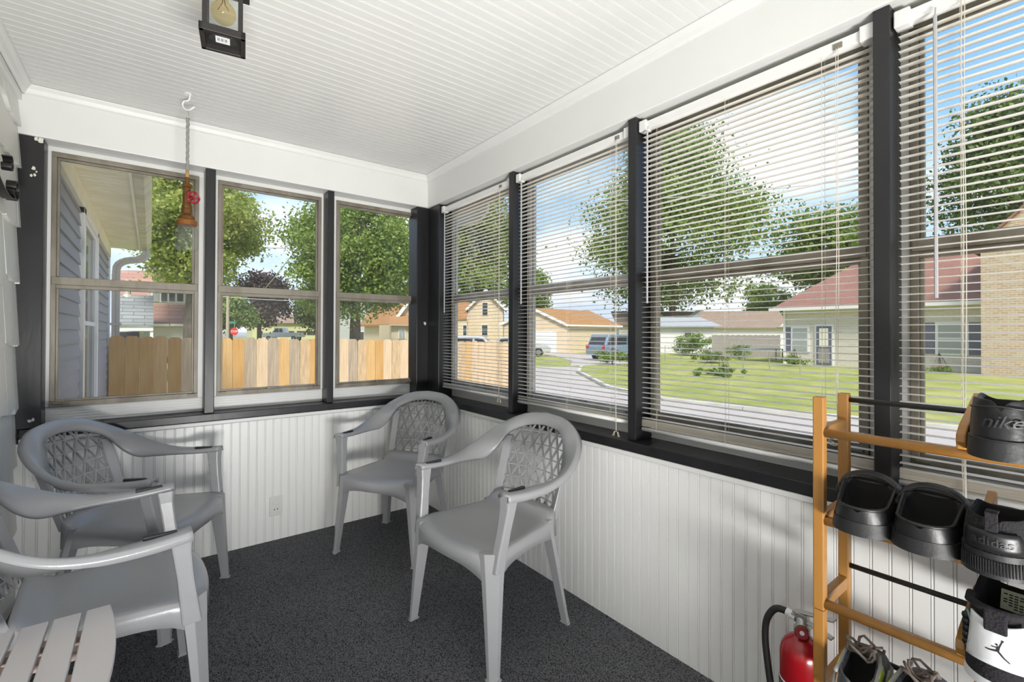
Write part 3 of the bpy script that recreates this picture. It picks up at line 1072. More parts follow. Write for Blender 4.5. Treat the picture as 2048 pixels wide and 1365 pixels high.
for z in RAILS:
    b = MB(); b.sm = True
    pr = [(0.011 * cos(a), 0.011 * sin(a)) for a in [radians(q) for q in range(30, 331, 25)]] + [(0.010, -0.006), (0.010, 0.006)]
    pr = [(0.012 * cos(2 * pi * i / 14), 0.012 * sin(2 * pi * i / 14)) for i in range(14)]
    pr = [(min(u, 0.010), min(v, 0.0095)) for u, v in pr]
    b.loft([[LK(RXF + u, yy, z + v) for u, v in pr] for yy in (RY0 - 0.0125, RY1 + 0.0125)])
    b.build('front_rail', M['bamboo'], rk)
for z in RODS:
    b = MB(); b.sm = True
    b.tube([LK(RXB, RY0 - 0.0125, z), LK(RXB, RY1 + 0.0125, z)], 0.0068, 12)
    b.build('back_rod', M['rod'], rk)
for i in range(4):
    b = MB()
    z0, z1 = RAILS[i], RODS[i]
    yy = (-2.908, -2.930, -2.905, -2.905)[i]
    ang = math.atan2(z1 - z0, RXB - RXF)
    ux, uz = cos(ang), sin(ang)
    pts = []
    for (s_, t_) in [(-0.010, 0.014), (0.0, 0.010), (0.190, 0.0095), (0.205, 0.015), (0.205, 0.040), (0.03, 0.050), (-0.002, 0.046), (-0.010, 0.032)]:
        pts.append((RXF + s_ * ux - t_ * uz, z0 + s_ * uz + t_ * ux))
    b.prism(pts, lambda u, v, d: LK(u, d, v), yy + 0.008, yy - 0.008)
    b.build('divider', M['bamboo'], rk, bevel=0.003)

# ------------------------------------------------------------------ shoes
def shoe_frame(tier, ypos, heel_x, yaw=0.0, lift=0.0):
    t = radians(2)                        # nearly level
    ct, st = cos(t), sin(t)
    X = Vector((0, -1, 0)); Y_ = Vector((ct, 0, st)); Z_ = Vector((-st, 0, ct))
    R_ = Matrix((X, Y_, Z_)).transposed()
    R_ = R_ @ Matrix.Rotation(yaw, 3, 'Z')
    zz = RAILS[tier] + 0.0115 + (heel_x - RXF) * st / ct + lift
    return Matrix.Translation((heel_x, ypos, zz)) @ R_.to_4x4()
def heel_y(x, yc, W):
    k_ = min(0.999, abs(x) / W)
    return yc * (1 - sqrt(1 - k_ * k_))
def loft_shoe(st, mats_in=1):
    """st: rows (y, half width, sole top z, collar z, insole z or None when closed over the foot, lean)"""
    rings = []
    for (y, w, zs, zc, zi, lean) in st:
        r = []
        if zi is None:
            n = 17
            for i in range(n):
                a = pi * i / (n - 1)
                c_, s_ = cos(a), sin(a)
                r.append(Vector((-w * (1 if c_ > 0 else -1) * abs(c_) ** 0.65, y + lean * s_, zs + (zc - zs) * s_ ** 0.75)))
        else:
            t = min(0.007, w * 0.4)
            side = [(1.0, 0.0), (1.03, 0.28), (0.99, 0.55), (0.94, 0.82), (0.90, 0.97), (0.86, 1.0)]
            L_ = [(-w * k_, zs + (zc - zs) * q) for k_, q in side]
            L_ += [(-w * 0.86 + t, zs + (zc - zs) * 0.97), (-w * 0.82 + t * 0.8, zi)]
            r = [Vector((x, y + lean * ((z - zs) / max(1e-4, zc - zs)), z)) for x, z in L_]
            r += [Vector((0, y, zi))]
            r += [Vector((-p.x, p.y, p.z)) for p in reversed(r[:-1])]
        rings.append(r)
    b = MB(); b.sm = True
    n = 17
    base = len(b.v)
    v = [p for r in rings for p in r]
    b.v += [tuple(p) for p in v]
    for i in range(len(rings) - 1):
        for j in range(n - 1):
            b.f.append([i * n + j, i * n + j + 1, (i + 1) * n + j + 1, (i + 1) * n + j])
            opened = st[i][4] is not None and st[i + 1][4] is not None
            half = st[i][4] is not None or st[i + 1][4] is not None
            b.m.append(1 if (6 <= j <= 9 and half and i >= 3) else 0)
            b.s.append(True)
    for e in (0, len(rings) - 1):
        f = [e * n + j for j in range(n)]
        b.f.append(f if e else list(reversed(f))); b.m.append(0); b.s.append(True)
    return b
def sole_part(name, outline, z0, z1, m, root, flare=1.04, rows=3, bevel=0.004, curl=0.0):
    b = MB()
    rings = []
    n = len(outline)
    for k_ in range(rows + 1):
        t = k_ / rows
        s_ = 1 + (flare - 1) * (1 - t)
        rings.append([(x * s_, 0.14 + (y - 0.14) * (1 + (s_ - 1) * 0.4), z0 + (z1 - z0) * t + curl * max(0, y - 0.2)) for x, y in outline])
    b.sm = True
    b.loft(rings, True, False)
    b.sm = False
    b.add(rings[0], [tuple(range(n - 1, -1, -1))])
    b.add(rings[-1], [tuple(range(n))])
    return b.build(name, m, root)
def outline(W, yc, L, toe=0.9):
    pts = []
    for i in range(25):
        a = pi * i / 24
        pts.append((-W * cos(a), yc * (1 - sin(a))))
    pts += [(W * 0.95, 0.10), (W * 1.08, 0.17), (W * 1.15, 0.21)]
    for i in range(1, 8):
        a = pi * i / 8
        pts.append((W * 1.12 * cos(a), L - 0.08 + 0.08 * sin(a) ** 0.8))
    pts += [(-W * 1.10, 0.21), (-W * 1.02, 0.17), (-W * 0.93, 0.10)]
    return pts
def heel_rows(W, yc, zs, zc, zi, lean=0.0):
    rows = []
    for a in (12, 32, 52, 72, 90):
        a = radians(a)
        y = yc * (1 - cos(a)) 
        rows.append((y, W * sin(a), zs, zc, zc - 0.0005 if a < 0.3 else min(zc - 0.004, zi + (zc - 0.006 - zi) * (1 - sin(a)) ** 0.6), lean))
    return rows
def heel_text(txt, size, m, root, z, yc, W, spacing=1.0, shear=0.0, depth=0.0012):
    me = text_mesh(txt, size, depth, m, spacing, shear)
    for v in me.vertices:
        x, h, d = v.co.x, v.co.y, v.co.z
        v.co = (x, heel_y(x, yc, W) - 0.0035 - d, z + h)
    o = link('lettering', me, root)
    return o
M['emboss'] = mat('embossed_black', (0.035, 0.035, 0.037), 0.5)
SHOES = 'shoes on the rack'
# black foam clogs
def clog(mw, label, flip):
    root = empty('clog', label=label, cat='clog', group='black clogs')
    root.matrix_world = mw
    W, yc = 0.053, 0.050
    st = heel_rows(W, yc, 0.024, 0.062, 0.030)
    st += [(0.070, 0.055, 0.024, 0.072, 0.028, 0), (0.095, 0.056, 0.024, 0.084, 0.028, 0), (0.116, 0.057, 0.024, 0.096, 0.030, -0.004)]
    st += [(0.122, 0.058, 0.024, 0.106, None, -0.010), (0.150, 0.060, 0.024, 0.102, None, 0), (0.185, 0.061, 0.024, 0.096, None, 0), (0.215, 0.057, 0.024, 0.080, None, 0), (0.240, 0.046, 0.024, 0.062, None, 0), (0.254, 0.026, 0.024, 0.042, None, 0)]
    up = loft_shoe(st).build('upper', [M['blk_foam'], M['lining']], root)
    subsurf(up, 1)
    sole_part('sole', outline(W + 0.003, yc + 0.002, 0.260), 0.0, 0.030, M['blk_rubber'], root, 1.06, 4, 0.006)
    b = MB(); b.sm = True
    pts = []
    for i in range(15):
        a = pi * i / 14
        pts.append((-0.0615 * cos(a), 0.106 + 0.018 * sin(a), 0.066 + 0.048 * sin(a) ** 0.8))
    rings = []
    for i, p in enumerate(pts):
        p = Vector(p)
        out = Vector((p.x * 1.2, 0, p.z - 0.05)).normalized()
        w_ = Vector((0, 0.010, 0.003))
        rings.append([p - w_ - out * 0.002, p - w_ + out * 0.002, p + w_ + out * 0.002, p + w_ - out * 0.002])
    b.loft(rings)
    b.build('heel_strap', M['blk_foam'], root, bevel=0.001)
    for s_ in (-1, 1):
        b = MB(); b.lathe([(0.003, -0.004), (0.011, -0.004), (0.011, 0.002), (0.008, 0.005), (0.002, 0.005)], 14, (s_ * 0.0615, 0.106, 0.066), Matrix.Rotation(s_ * pi / 2, 3, 'Y'))
        b.build('strap_button', M['blk_rubber'], root)
    # rolled rim along the opening
    b = MB(); b.sm = True
    rim = [(r[1] * -0.88, r[0], r[3]) for r in reversed(st[:8])] + [(r[1] * 0.88, r[0], r[3]) for r in st[:8]]
    b.tube(rim, 0.0035, 8)
    b.build('rim', M['blk_foam'], root)
    return root
y1 = onx(1714, 1030, -0.34).y; y2 = onx(1838, 1050, -0.345).y
clog(shoe_frame(1, y1, -0.342, 0.05), 'black foam clog on the second tier, next to the rack post', 0)
clog(shoe_frame(1, y2, -0.346, -0.02), 'black foam clog on the second tier, next to the black mesh trainer', 1)

def sneaker(name, label, mw, W, yc, L, zs, collar, mats, sole_m, throat=0.125, vamp=0.092, sole_h=None, group=SHOES):
    root = empty(name, label=label, cat='shoe', group=group)
    root.matrix_world = mw
    st = heel_rows(W, yc, zs, collar, zs + 0.008, lean=0.004)
    hi = collar
    st += [(0.075, W * 1.0, zs, hi * 0.93, zs + 0.006, 0), (throat - 0.02, W * 0.98, zs, hi * 0.94, zs + 0.006, 0), (throat, W * 0.98, zs, hi * 1.02, zs + 0.02, 0)]
    st += [(throat + 0.012, W * 1.0, zs, max(vamp, hi * 1.0), None, -0.012), (throat + 0.05, W * 1.05, zs, vamp * 0.94, None, 0), (throat + 0.09, W * 1.12, zs, vamp * 0.78, None, 0),
           (L - 0.055, W * 1.06, zs, vamp * 0.66, None, 0), (L - 0.025, W * 0.82, zs, vamp * 0.55, None, 0), (L - 0.010, W * 0.50, zs, vamp * 0.42, None, 0)]
    up = loft_shoe(st).build('upper', mats, root)
    subsurf(up, 1)
    sole_part('sole', outline(W + 0.003, yc + 0.002, L), 0.0, zs + 0.006, sole_m, root, 1.03, 3, 0.004)
    return root, st
# black leather sneaker on the top tier
yk = onx(2002, 850, -0.35).y
s1_, _ = sneaker('leather_sneaker', 'black leather sneaker with nike on its heel, on the top tier', shoe_frame(0, yk, -0.352, 0.03), 0.047, 0.050, 0.262, 0.032, 0.115, [M['blk_leather'], M['lining']], M['blk_rubber'])
heel_text('nike', 0.034, M['emboss'], s1_, 0.074, 0.050, 0.047, 1.0, 0.35)
b = MB(); b.sm = True
b.tube([(x_, heel_y(x_, 0.050, 0.0475) - 0.001, 0.100 + 0.003 * cos(x_ * 60)) for x_ in [-0.042 + 0.007 * i for i in range(13)]], 0.0022, 6); b.build('heel_seam', M['blk_leather'], s1_)
b = MB(); b.sm = True
b.tube([(x_, heel_y(x_, 0.050, 0.0480) - 0.001, 0.038) for x_ in [-0.044 + 0.00733 * i for i in range(13)]], 0.0020, 6); b.build('sole_stitch', M['blk_rubber'], s1_)
# black mesh trainer on the second tier
yk = onx(1984, 1060, -0.36).y
s2_, _ = sneaker('mesh_trainer', 'black mesh trainer with adidas on its heel and ribbed sole, on the second tier', shoe_frame(1, yk, -0.358, -0.02), 0.047, 0.048, 0.265, 0.040, 0.112, [M['blk_mesh'], M['lining']], M['blk_rubber'])
b = MB(); b.sm = True
def panel(u, v):
    x_ = (u * 2 - 1) * 0.041 * (1 - 0.25 * abs(v - 0.4))
    return (x_, heel_y(x_, 0.048, 0.047) - 0.0028, 0.050 + 0.038 * v)
b.grid(panel, 14, 4)
hp = b.build('heel_panel', M['blk_leather'], s2_); solidify(hp, 0.003, 0)
t_ = heel_text('adidas', 0.0225, M['emboss'], s2_, 0.069, 0.048, 0.047, 1.05)
for v in t_.data.vertices: v.co.y -= 0.0012
b = MB(); b.box((-0.009, -0.009, 0.090), (0.009, -0.004, 0.1275)); b.box((-0.009, -0.009, 0.1235), (0.009, 0.012, 0.1275)); b.build('pull_tab', M['blk_suede'], s2_, bevel=0.0015)
b = MB()
for i in range(25):
    x_ = -0.046 + i * 0.00383
    yb = heel_y(x_, 0.050, 0.051) - 0.0015
    b.box((x_ - 0.0009, yb - 0.0016, 0.008), (x_ + 0.0009, yb + 0.004, 0.034))
b.build('sole_ribs', M['blk_rubber'], s2_)
# black and white high-top on the third tier
yk = onx(1992, 1270, -0.36).y
root = empty('high_top_shoe', label='white and black high-top basketball shoe with jumping figure emblem on its heel', cat='shoe', group=SHOES)
root.matrix_world = shoe_frame(2, yk, -0.362, -0.08)
W, yc, zs = 0.050, 0.052, 0.036
st = heel_rows(W, yc, zs, 0.152, zs + 0.01, lean=0.010)
st += [(0.075, W, zs, 0.158, zs + 0.006, 0), (0.105, W * 0.98, zs, 0.172, zs + 0.006, 0), (0.128, W * 0.98, zs, 0.180, zs + 0.03, 0.006), (0.140, W, zs, 0.182, None, -0.004),
       (0.165, W * 1.02, zs, 0.120, None, 0), (0.205, W * 1.10, zs, 0.088, None, 0), (0.245, W * 1.04, zs, 0.072, None, 0), (0.275, W * 0.80, zs, 0.060, None, 0), (0.290, W * 0.45, zs, 0.048, None, 0)]
up = loft_shoe(st).build('upper', [M['blk_suede'], M['lining']], root); subsurf(up, 1)
sole_part('sole', outline(W + 0.004, yc + 0.003, 0.30), 0.0, 0.016, M['wht_leather'], root, 1.03, 3, 0.004)
sole_part('midsole', outline(W + 0.0035, yc + 0.0025, 0.298), 0.016, zs + 0.012, M['blk_suede'], root, 1.0, 3, 0.005)
b = MB(); b.sm = True
def hp_(u, v):
    wv = 0.031 + 0.013 * (1 - v) + 0.005 * v * v
    x_ = (u * 2 - 1) * wv
    z_ = 0.050 + 0.075 * v + 0.010 * (u * 2 - 1) ** 2 * (v * 1.4 - 0.5)
    return (x_, heel_y(x_, yc, W * 1.06) - 0.0042 + 0.010 * (z_ - zs) / 0.118, z_)
b.grid(hp_, 16, 10)
o = b.build('heel_panel', M['wht_leather'], root); solidify(o, 0.004, 0)
for s_ in (-1, 1):
    b = MB(); b.sm = True
    pts = []
    for i in range(13):
        t = i / 12
        x_ = s_ * (0.0440 - 0.011 * sin(pi * t) + 0.0005)
        z_ = 0.056 + 0.070 * t
        pts.append((x_, heel_y(x_, yc, W * 1.06) - 0.004 + 0.010 * (z_ - zs) / 0.118, z_))
    b.tube(pts, 0.0022, 6); b.build('side_piping', M['teal_pipe'], root)
    b = MB(); b.sm = True
    for i in range(5):
        z_ = 0.060 + i * 0.013
        b.lathe([(0.001, -0.004), (0.0065, -0.003), (0.0075, 0.0), (0.006, 0.003), (0.001, 0.004)], 10, (s_ * 0.0460, heel_y(0.0460, yc, W * 1.06) + 0.001, z_), Matrix.Rotation(pi / 2, 3, 'X') @ Matrix.Diagonal((1.0, 1.15, 1.0)))
    b.build('side_pods', M['blk_leather'], root)
def on_heel(x_, z_, e=0.0066):
    return (x_, heel_y(x_, yc, W * 1.06) - e + 0.010 * (z_ - zs) / 0.118, z_)
b = MB()
def fig(poly):
    n_ = len(poly)
    v = [on_heel(x_, z_) for x_, z_ in poly] + [on_heel(x_, z_, 0.0050) for x_, z_ in poly]
    b.add(v, [tuple(range(n_)), tuple(range(2 * n_ - 1, n_ - 1, -1))] + [(i, n_ + i, n_ + (i + 1) % n_, (i + 1) % n_) for i in range(n_)])
def limb(p, q, w0, w1):
    dx, dz = q[0] - p[0], q[1] - p[1]
    l = sqrt(dx * dx + dz * dz)
    nx, nz = -dz / l, dx / l
    fig([(p[0] + nx * w0, p[1] + nz * w0), (p[0] - nx * w0, p[1] - nz * w0), (q[0] - nx * w1, q[1] - nz * w1), (q[0] + nx * w1, q[1] + nz * w1)])
S_ = 0.0012
F_ = lambda x, z: (x * S_ + 0.003, 0.083 + z * S_)
limb(F_(1, 5), F_(-0.5, -3), 1.7 * S_, 2.0 * S_)          # trunk
limb(F_(1.5, 4), F_(4.5, 13), 1.0 * S_, 0.8 * S_)         # raised arm
fig([(F_(5, 14.5)[0] + 1.7 * S_ * cos(a), F_(5, 14.5)[1] + 1.7 * S_ * sin(a)) for a in [2 * pi * i / 8 for i in range(8)]])   # ball
fig([(F_(-1.2, 7.2)[0] + 1.6 * S_ * cos(a), F_(-1.2, 7.2)[1] + 1.6 * S_ * sin(a)) for a in [2 * pi * i / 8 for i in range(8)]])  # head
limb(F_(0, 3), F_(-7, 2.2), 0.9 * S_, 0.7 * S_)           # other arm
limb(F_(-1, -2), F_(-8, -4), 1.5 * S_, 1.1 * S_); limb(F_(-8, -4), F_(-14, -4.5), 1.1 * S_, 0.8 * S_)   # legs apart
limb(F_(0, -2), F_(7, -10), 1.5 * S_, 1.1 * S_); limb(F_(7, -10), F_(13, -15), 1.1 * S_, 0.9 * S_)
b.build('emblem', M['ink'], root)
b = MB(); b.box((-0.016, -0.004, 0.112), (0.016, 0.003, 0.150)); b.build('heel_tab', M['blk_suede'], root, bevel=0.003)
b = MB()
b.add([(-0.016, 0.116, 0.110), (0.018, 0.116, 0.110), (0.018, 0.128, 0.146), (-0.016, 0.128, 0.146)], [(0, 1, 2, 3)])
lb_ = b.build('size_label', M['label_paper'], root); solidify(lb_, 0.001, 0)
b = MB()
rnd = random.Random(2)
for i in range(6):
    for j in range(4):
        if rnd.random() < 0.75:
            x_, t = -0.012 + j * 0.0075, 0.12 + i * 0.13
            y_, z_ = 0.116 + 0.012 * t - 0.0009, 0.110 + 0.036 * t
            b.add([(x_, y_, z_), (x_ + 0.0055, y_, z_), (x_ + 0.0055, y_ + 0.0008, z_ + 0.0024), (x_, y_ + 0.0008, z_ + 0.0024)], [(0, 1, 2, 3)])
b.build('print', M['ink'], lb_)
b = MB(); b.sm = True
b.tube([(-W * 0.86, 0.045, 0.153), (-W * 0.80, 0.02, 0.151), (-W * 0.4, 0.006, 0.150), (0, 0.002, 0.150), (W * 0.4, 0.006, 0.150), (W * 0.80, 0.02, 0.151), (W * 0.86, 0.045, 0.153)], 0.007, 8)
b.build('collar', M['blk_suede'], root)
# grey and lime sneakers on the bottom visible tier
for (pxk, lab, yaw) in ((1718, 'grey and lime lace-up sneaker on the lowest visible tier, beside the rack post', 0.12), (1812, 'grey sneaker with brown laces on the lowest visible tier, right of its mate', -0.05)):
    yk = onx(pxk - 8, 1350, -0.34).y
    r_, st = sneaker('running_sneaker', lab, shoe_frame(3, yk, -0.350, yaw), 0.038, 0.044, 0.258, 0.030, 0.092, [M['grey_mesh'], M['lining']], M['sole_grey'], group='grey and lime sneakers')
    for s_ in (-1, 1):
        b = MB(); b.sm = True
        b.grid(lambda u, v: (s_ * (0.0385 + 0.0028 - 0.003 * v), 0.050 + 0.060 * u, 0.072 + 0.018 * v), 6, 3)
        o = b.build('side_flash', M['lime'], r_); solidify(o, 0.003, 0)
        b = MB(); b.sm = True
        b.tube([(s_ * 0.037, 0.02, 0.090), (s_ * 0.036, 0.06, 0.086), (s_ * 0.036, 0.10, 0.088), (s_ * 0.030, 0.13, 0.098)], 0.0045, 8)
        b.build('collar_trim', M['grey_light'], r_)
        b = MB(); b.sm = True
        b.tube([(s_ * 0.041, 0.012, 0.050), (s_ * 0.044, 0.05, 0.062), (s_ * 0.045, 0.10, 0.052), (s_ * 0.046, 0.15, 0.060)], 0.003, 6)
        b.build('side_stripe', M['grey_light'], r_)
    b = MB(); b.sm = True
    rnd = random.Random(pxk)
    for k_ in range(4):
        c_ = Vector((rnd.uniform(-0.012, 0.012), 0.105 + 0.012 * k_, 0.104))
        b.tube([c_ + Vector((0.026 * cos(a) + rnd.uniform(-.004, .004), 0.016 * sin(a), 0.012 * sin(a * 2 + k_) + rnd.uniform(0, 0.008))) for a in [2 * pi * i / 12 for i in range(12)]], 0.0032, 6, closed=True)
    b.build('laces', M['lace'], r_)

# ------------------------------------------------------------------ fire extinguisher
EX = Vector((-0.125, -2.548, 0.0))
fe = empty('fire_extinguisher', EX, label='red fire extinguisher with black hose standing on the carpet behind the shoe rack', cat='fire extinguisher')
b = MB(); b.sm = True
R_ = 0.057
b.lathe([(0.030, 0.0), (R_ - 0.004, 0.0), (R_, 0.006), (R_, 0.318), (R_ * 0.985, 0.335), (R_ * 0.92, 0.352), (R_ * 0.75, 0.370), (R_ * 0.48, 0.381), (0.020, 0.386), (0.018, 0.392)], 36)
b.build('cylinder', M['red'], fe)
b = MB(); b.sm = True
b.lathe([(R_ + 0.0004, 0.05), (R_ + 0.0008, 0.05), (R_ + 0.0008, 0.262), (R_ + 0.0004, 0.262)], 36); lb_ = b.build('label', M['white_label'], fe)
b = MB(); b.sm = True
b.lathe([(R_ + 0.0009, 0.222), (R_ + 0.0013, 0.222), (R_ + 0.0013, 0.258), (R_ + 0.0009, 0.258)], 36); b.build('label_band', M['ink'], lb_)
me = text_mesh('INSTRUCTIONS', 0.026, 0.0003, M['white_label'])
a0 = math.atan2(CAM.y - EX.y, CAM.x - EX.x) - 0.35
for v in me.vertices:
    x_, h = v.co.x, v.co.y
    a = a0 + x_ / R_
    v.co = ((R_ + 0.0019) * cos(a), (R_ + 0.0019) * sin(a), 0.240 + h)
link('lettering', me, lb_)
b = MB(); b.sm = True
b.lathe([(0.019, 0.390), (0.021, 0.392), (0.021, 0.408), (0.015, 0.412), (0.015, 0.436), (0.010, 0.440)], 20); b.build('valve', M['steel'], fe)
ca, sa = cos(radians(96)), sin(radians(96))       # lever direction on plan (hose side to the left in the picture)
dv = Vector((0.10, 0.995, 0)).normalized()
b = MB()
b.bar(Vector((0, 0, 0.446)) + dv * 0.022, Vector((0, 0, 0.470)) - dv * 0.085, 0.022, 0.005)
b.bar(Vector((0, 0, 0.438)) + dv * 0.026, Vector((0, 0, 0.418)) - dv * 0.080, 0.020, 0.005)
b.box((-0.012, -0.016, 0.430), (0.012, 0.016, 0.450))
b.build('lever', M['steel'], fe, bevel=0.0015)
gd = Vector((CAM.x - EX.x, CAM.y - EX.y, 0.25)).normalized()
Mg = gd.to_track_quat('Z', 'Y').to_matrix()
gp = Vector((0, 0, 0.402)) + gd * 0.022
b = MB(); b.sm = True
b.lathe([(0.004, -0.004), (0.0175, -0.004), (0.0185, 0.0), (0.0185, 0.006), (0.0165, 0.007)], 24, gp, Mg); ga_ = b.build('gauge', M['brass'], fe)
b = MB(); b.lathe([(0.001, 0.0068), (0.016, 0.0068), (0.016, 0.0076), (0.001, 0.0076)], 24, gp, Mg); b.build('gauge_ring', M['valve_red'], ga_)
b = MB(); b.lathe([(0.001, 0.0078), (0.006, 0.0078), (0.006, 0.0084), (0.001, 0.0084)], 16, gp, Mg); b.build('gauge_dial', M['white_label'], ga_)
b = MB(); b.sm = True
b.tube([gp + Vector((0.006, -0.030, 0.008)) + Mg @ Vector((0.014 * cos(a), 0.016 * sin(a), 0.004)) for a in [2 * pi * i / 14 for i in range(14)]], 0.0016, 6, closed=True); b.build('pull_ring', M['steel'], fe)
b = MB(); b.sm = True
hs_ = catmull([dv * 0.018 + Vector((0, 0, 0.428)), dv * 0.045 + Vector((0, 0, 0.432)), dv * 0.075 + Vector((-.004, 0, 0.425)), dv * 0.097 + Vector((-.01, 0, 0.385)), dv * 0.100 + Vector((-.015, 0, 0.33)), dv * 0.090 + Vector((-.02, 0, 0.26)), dv * 0.072 + Vector((-.03, 0, 0.17)), dv * 0.066 + Vector((-.035, 0, 0.06))], 6)
b.tube(hs_, 0.0098, 12); b.build('hose', M['hose'], fe)
b = MB(); b.sm = False
b.tube([dv * 0.016 + Vector((0, 0, 0.428)), dv * 0.022 + Vector((0, 0, 0.4285)), dv * 0.028 + Vector((0, 0, 0.4295)), dv * 0.034 + Vector((0, 0, 0.431)), dv * 0.042 + Vector((0, 0, 0.432))], [0.0125, 0.0115, 0.0125, 0.0115, 0.0125], 14); b.build('hose_collar', M['white_label'], fe)

# ------------------------------------------------------------------ hanging jar pendant
HK = Vector((-1.476, -0.367, ZC))
hk = empty('ceiling_hook', HK, label='white hook screwed into the ceiling above the jar pendant', cat='hook')
b = MB(); b.sm = True
ru = _r0
hp = catmull([Vector((0, 0, 0.0)) + ru * 0.010, Vector((0, 0, -0.030)) + ru * 0.004, Vector((0, 0, -0.036)) - ru * 0.018, Vector((0, 0, -0.052)) - ru * 0.026, Vector((0, 0, -0.074)) - ru * 0.014, Vector((0, 0, -0.078)) + ru * 0.006, Vector((0, 0, -0.068)) + ru * 0.024, Vector((0, 0, -0.062)) + ru * 0.032], 5)
b.tube(hp, 0.0040, 8); b.build('hook_wire', M['rail_white'], hk)
b = MB(); b.lathe([(0.002, -0.004), (0.016, -0.004), (0.016, 0.0), (0.002, 0.0)], 16); b.build('hook_plate', M['rail_white'], hk)
PD = empty('jar_pendant', (HK.x, HK.y, 1.641), label='pipe-and-jar pendant with red valve wheel hanging on a grey rope from the ceiling', cat='pendant lamp')
z0 = 1.641
b = MB(); b.sm = True
b.tube([(0, 0, 2.324 - z0), (0.003, 0, 2.30 - z0), (0, 0, 2.282 - z0)], 0.0016, 6); b.build('wire_loop', M['steel'], PD)
b = MB(); b.sm = True
pts = [(0.0012 * cos(i * 1.3), 0.0012 * sin(i * 1.3), (2.284 - i * (2.284 - 2.03) / 40) - z0) for i in range(41)]
b.tube(pts, [0.0062 + 0.0012 * (i % 2) for i in range(41)], 8); b.build('rope', M['rope'], PD)
b = MB(); b.sm = True
b.tube([(0, 0, 2.03 - z0), (0, 0, 1.995 - z0)], [0.0065, 0.0085], 8); b.build('rope_end', M['tan_rope'], PD)
b = MB(); b.sm = False
b.lathe([(0.003, 1.995 - z0), (0.009, 1.995 - z0), (0.010, 1.965 - z0), (0.020, 1.962 - z0), (0.021, 1.948 - z0), (0.016, 1.944 - z0), (0.016, 1.925 - z0), (0.018, 1.922 - z0), (0.018, 1.872 - z0), (0.016, 1.869 - z0), (0.020, 1.866 - z0), (0.021, 1.850 - z0), (0.019, 1.846 - z0), (0.022, 1.842 - z0), (0.023, 1.824 - z0), (0.021, 1.820 - z0), (0.031, 1.806 - z0), (0.033, 1.789 - z0), (0.004, 1.789 - z0)], 12)
b.build('brass_fitting', M['brass'], PD)
b = MB()
sd_ = Vector((_r0.x, _r0.y, 0)) * 0.92 - _h0 * 0.39
Mt = sd_.to_track_quat('Z', 'Y').to_matrix()
b.lathe([(0.012, 0.010), (0.012, 0.030), (0.008, 0.032), (0.006, 0.046), (0.002, 0.046)], 12, (0, 0, 1.893 - z0), Mt)
b.build('valve_stub', M['brass'], PD)
b = MB(); b.sm = True
cw = Vector((0, 0, 1.893 - z0)) + sd_ * 0.046
b.tube([cw + Mt @ Vector((0.027 * cos(a) * (1 + 0.06 * cos(5 * a)), 0.027 * sin(a) * (1 + 0.06 * cos(5 * a)), 0)) for a in [2 * pi * i / 30 for i in range(30)]], 0.0042, 8, closed=True)
for i in range(5):
    a = 2 * pi * i / 5
    b.tube([cw, cw + Mt @ Vector((0.027 * cos(a), 0.027 * sin(a), 0))], 0.0036, 6)
b.build('valve_wheel', M['valve_red'], PD)
b = MB(); b.sm = False
b.lathe([(0.004, 1.790 - z0), (0.036, 1.790 - z0), (0.042, 1.784 - z0), (0.042, 1.768 - z0), (0.040, 1.764 - z0), (0.004, 1.764 - z0)], 24); b.build('jar_lid', M['rust_lid'], PD)
b = MB(); b.sm = True
b.lathe([(0.037, 1.766 - z0), (0.038, 1.762 - z0), (0.036, 1.758 - z0), (0.038, 1.754 - z0), (0.036, 1.750 - z0), (0.044, 1.742 - z0), (0.047, 1.728 - z0), (0.047, 1.664 - z0), (0.044, 1.648 - z0), (0.038, 1.641 - z0), (0.002, 1.645 - z0)], 28)
jr = b.build('jar', M['jar'], PD)

# ------------------------------------------------------------------ ceiling lantern
LN = empty('ceiling_lantern', (-1.456, -1.585, 2.053), radians(-8), label='black box lantern with an amber bulb hanging from the ceiling', cat='lantern')
h = 0.054
b = MB()
for sx, sy in ((1, 0), (-1, 0), (0, 1), (0, -1)):
    if sx: b.box((sx * (h - 0.012), -h, 0.0), (sx * h, h, 0.020))
    else:  b.box((-h, sy * (h - 0.012), 0.0), (h, sy * h, 0.020))
b.build('base_frame', M['iron'], LN, bevel=0.0015)
MB().box((-h + 0.01, -h + 0.01, 0.014), (h - 0.01, h - 0.01, 0.022)).build('base_plate', M['iron'], LN)
b = MB(); b.lathe([(0.001, 0.011), (0.034, 0.011), (0.036, 0.0145), (0.001, 0.0145)], 28, (0, 0, 0), Matrix.Diagonal((1.0, 0.62, 1.0))); bp_ = b.build('cover_oval', M['rod'], LN)
b = MB(); b.box((-0.018, -0.016, 0.0095), (0.016, 0.015, 0.0108)); lbx = b.build('sticker', M['white_label'], bp_)
b = MB()
for i in range(9):
    if i % 3 != 2: b.box((-0.013 + i * 0.0029, -0.010, 0.0088), (-0.0117 + i * 0.0029, 0.003, 0.0094))
b.build('sticker_print', M['ink'], lbx)
hb = h - 0.007
for sx in (-1, 1):
    for sy in (-1, 1):
        MB().box((sx * hb, sy * hb, 0.020), (sx * (hb - 0.011), sy * (hb - 0.011), 0.175)).build('corner_post', M['iron'], LN, bevel=0.001)
for sx, sy in ((1, 0), (-1, 0), (0, 1), (0, -1)):
    b = MB()
    if sx: b.box((sx * (hb - 0.004), -hb + 0.010, 0.020), (sx * (hb - 0.006), hb - 0.010, 0.175))
    else:  b.box((-hb + 0.010, sy * (hb - 0.004), 0.020), (hb - 0.010, sy * (hb - 0.006), 0.175))
    b.build('pane', M['glass'], LN)
b = MB()
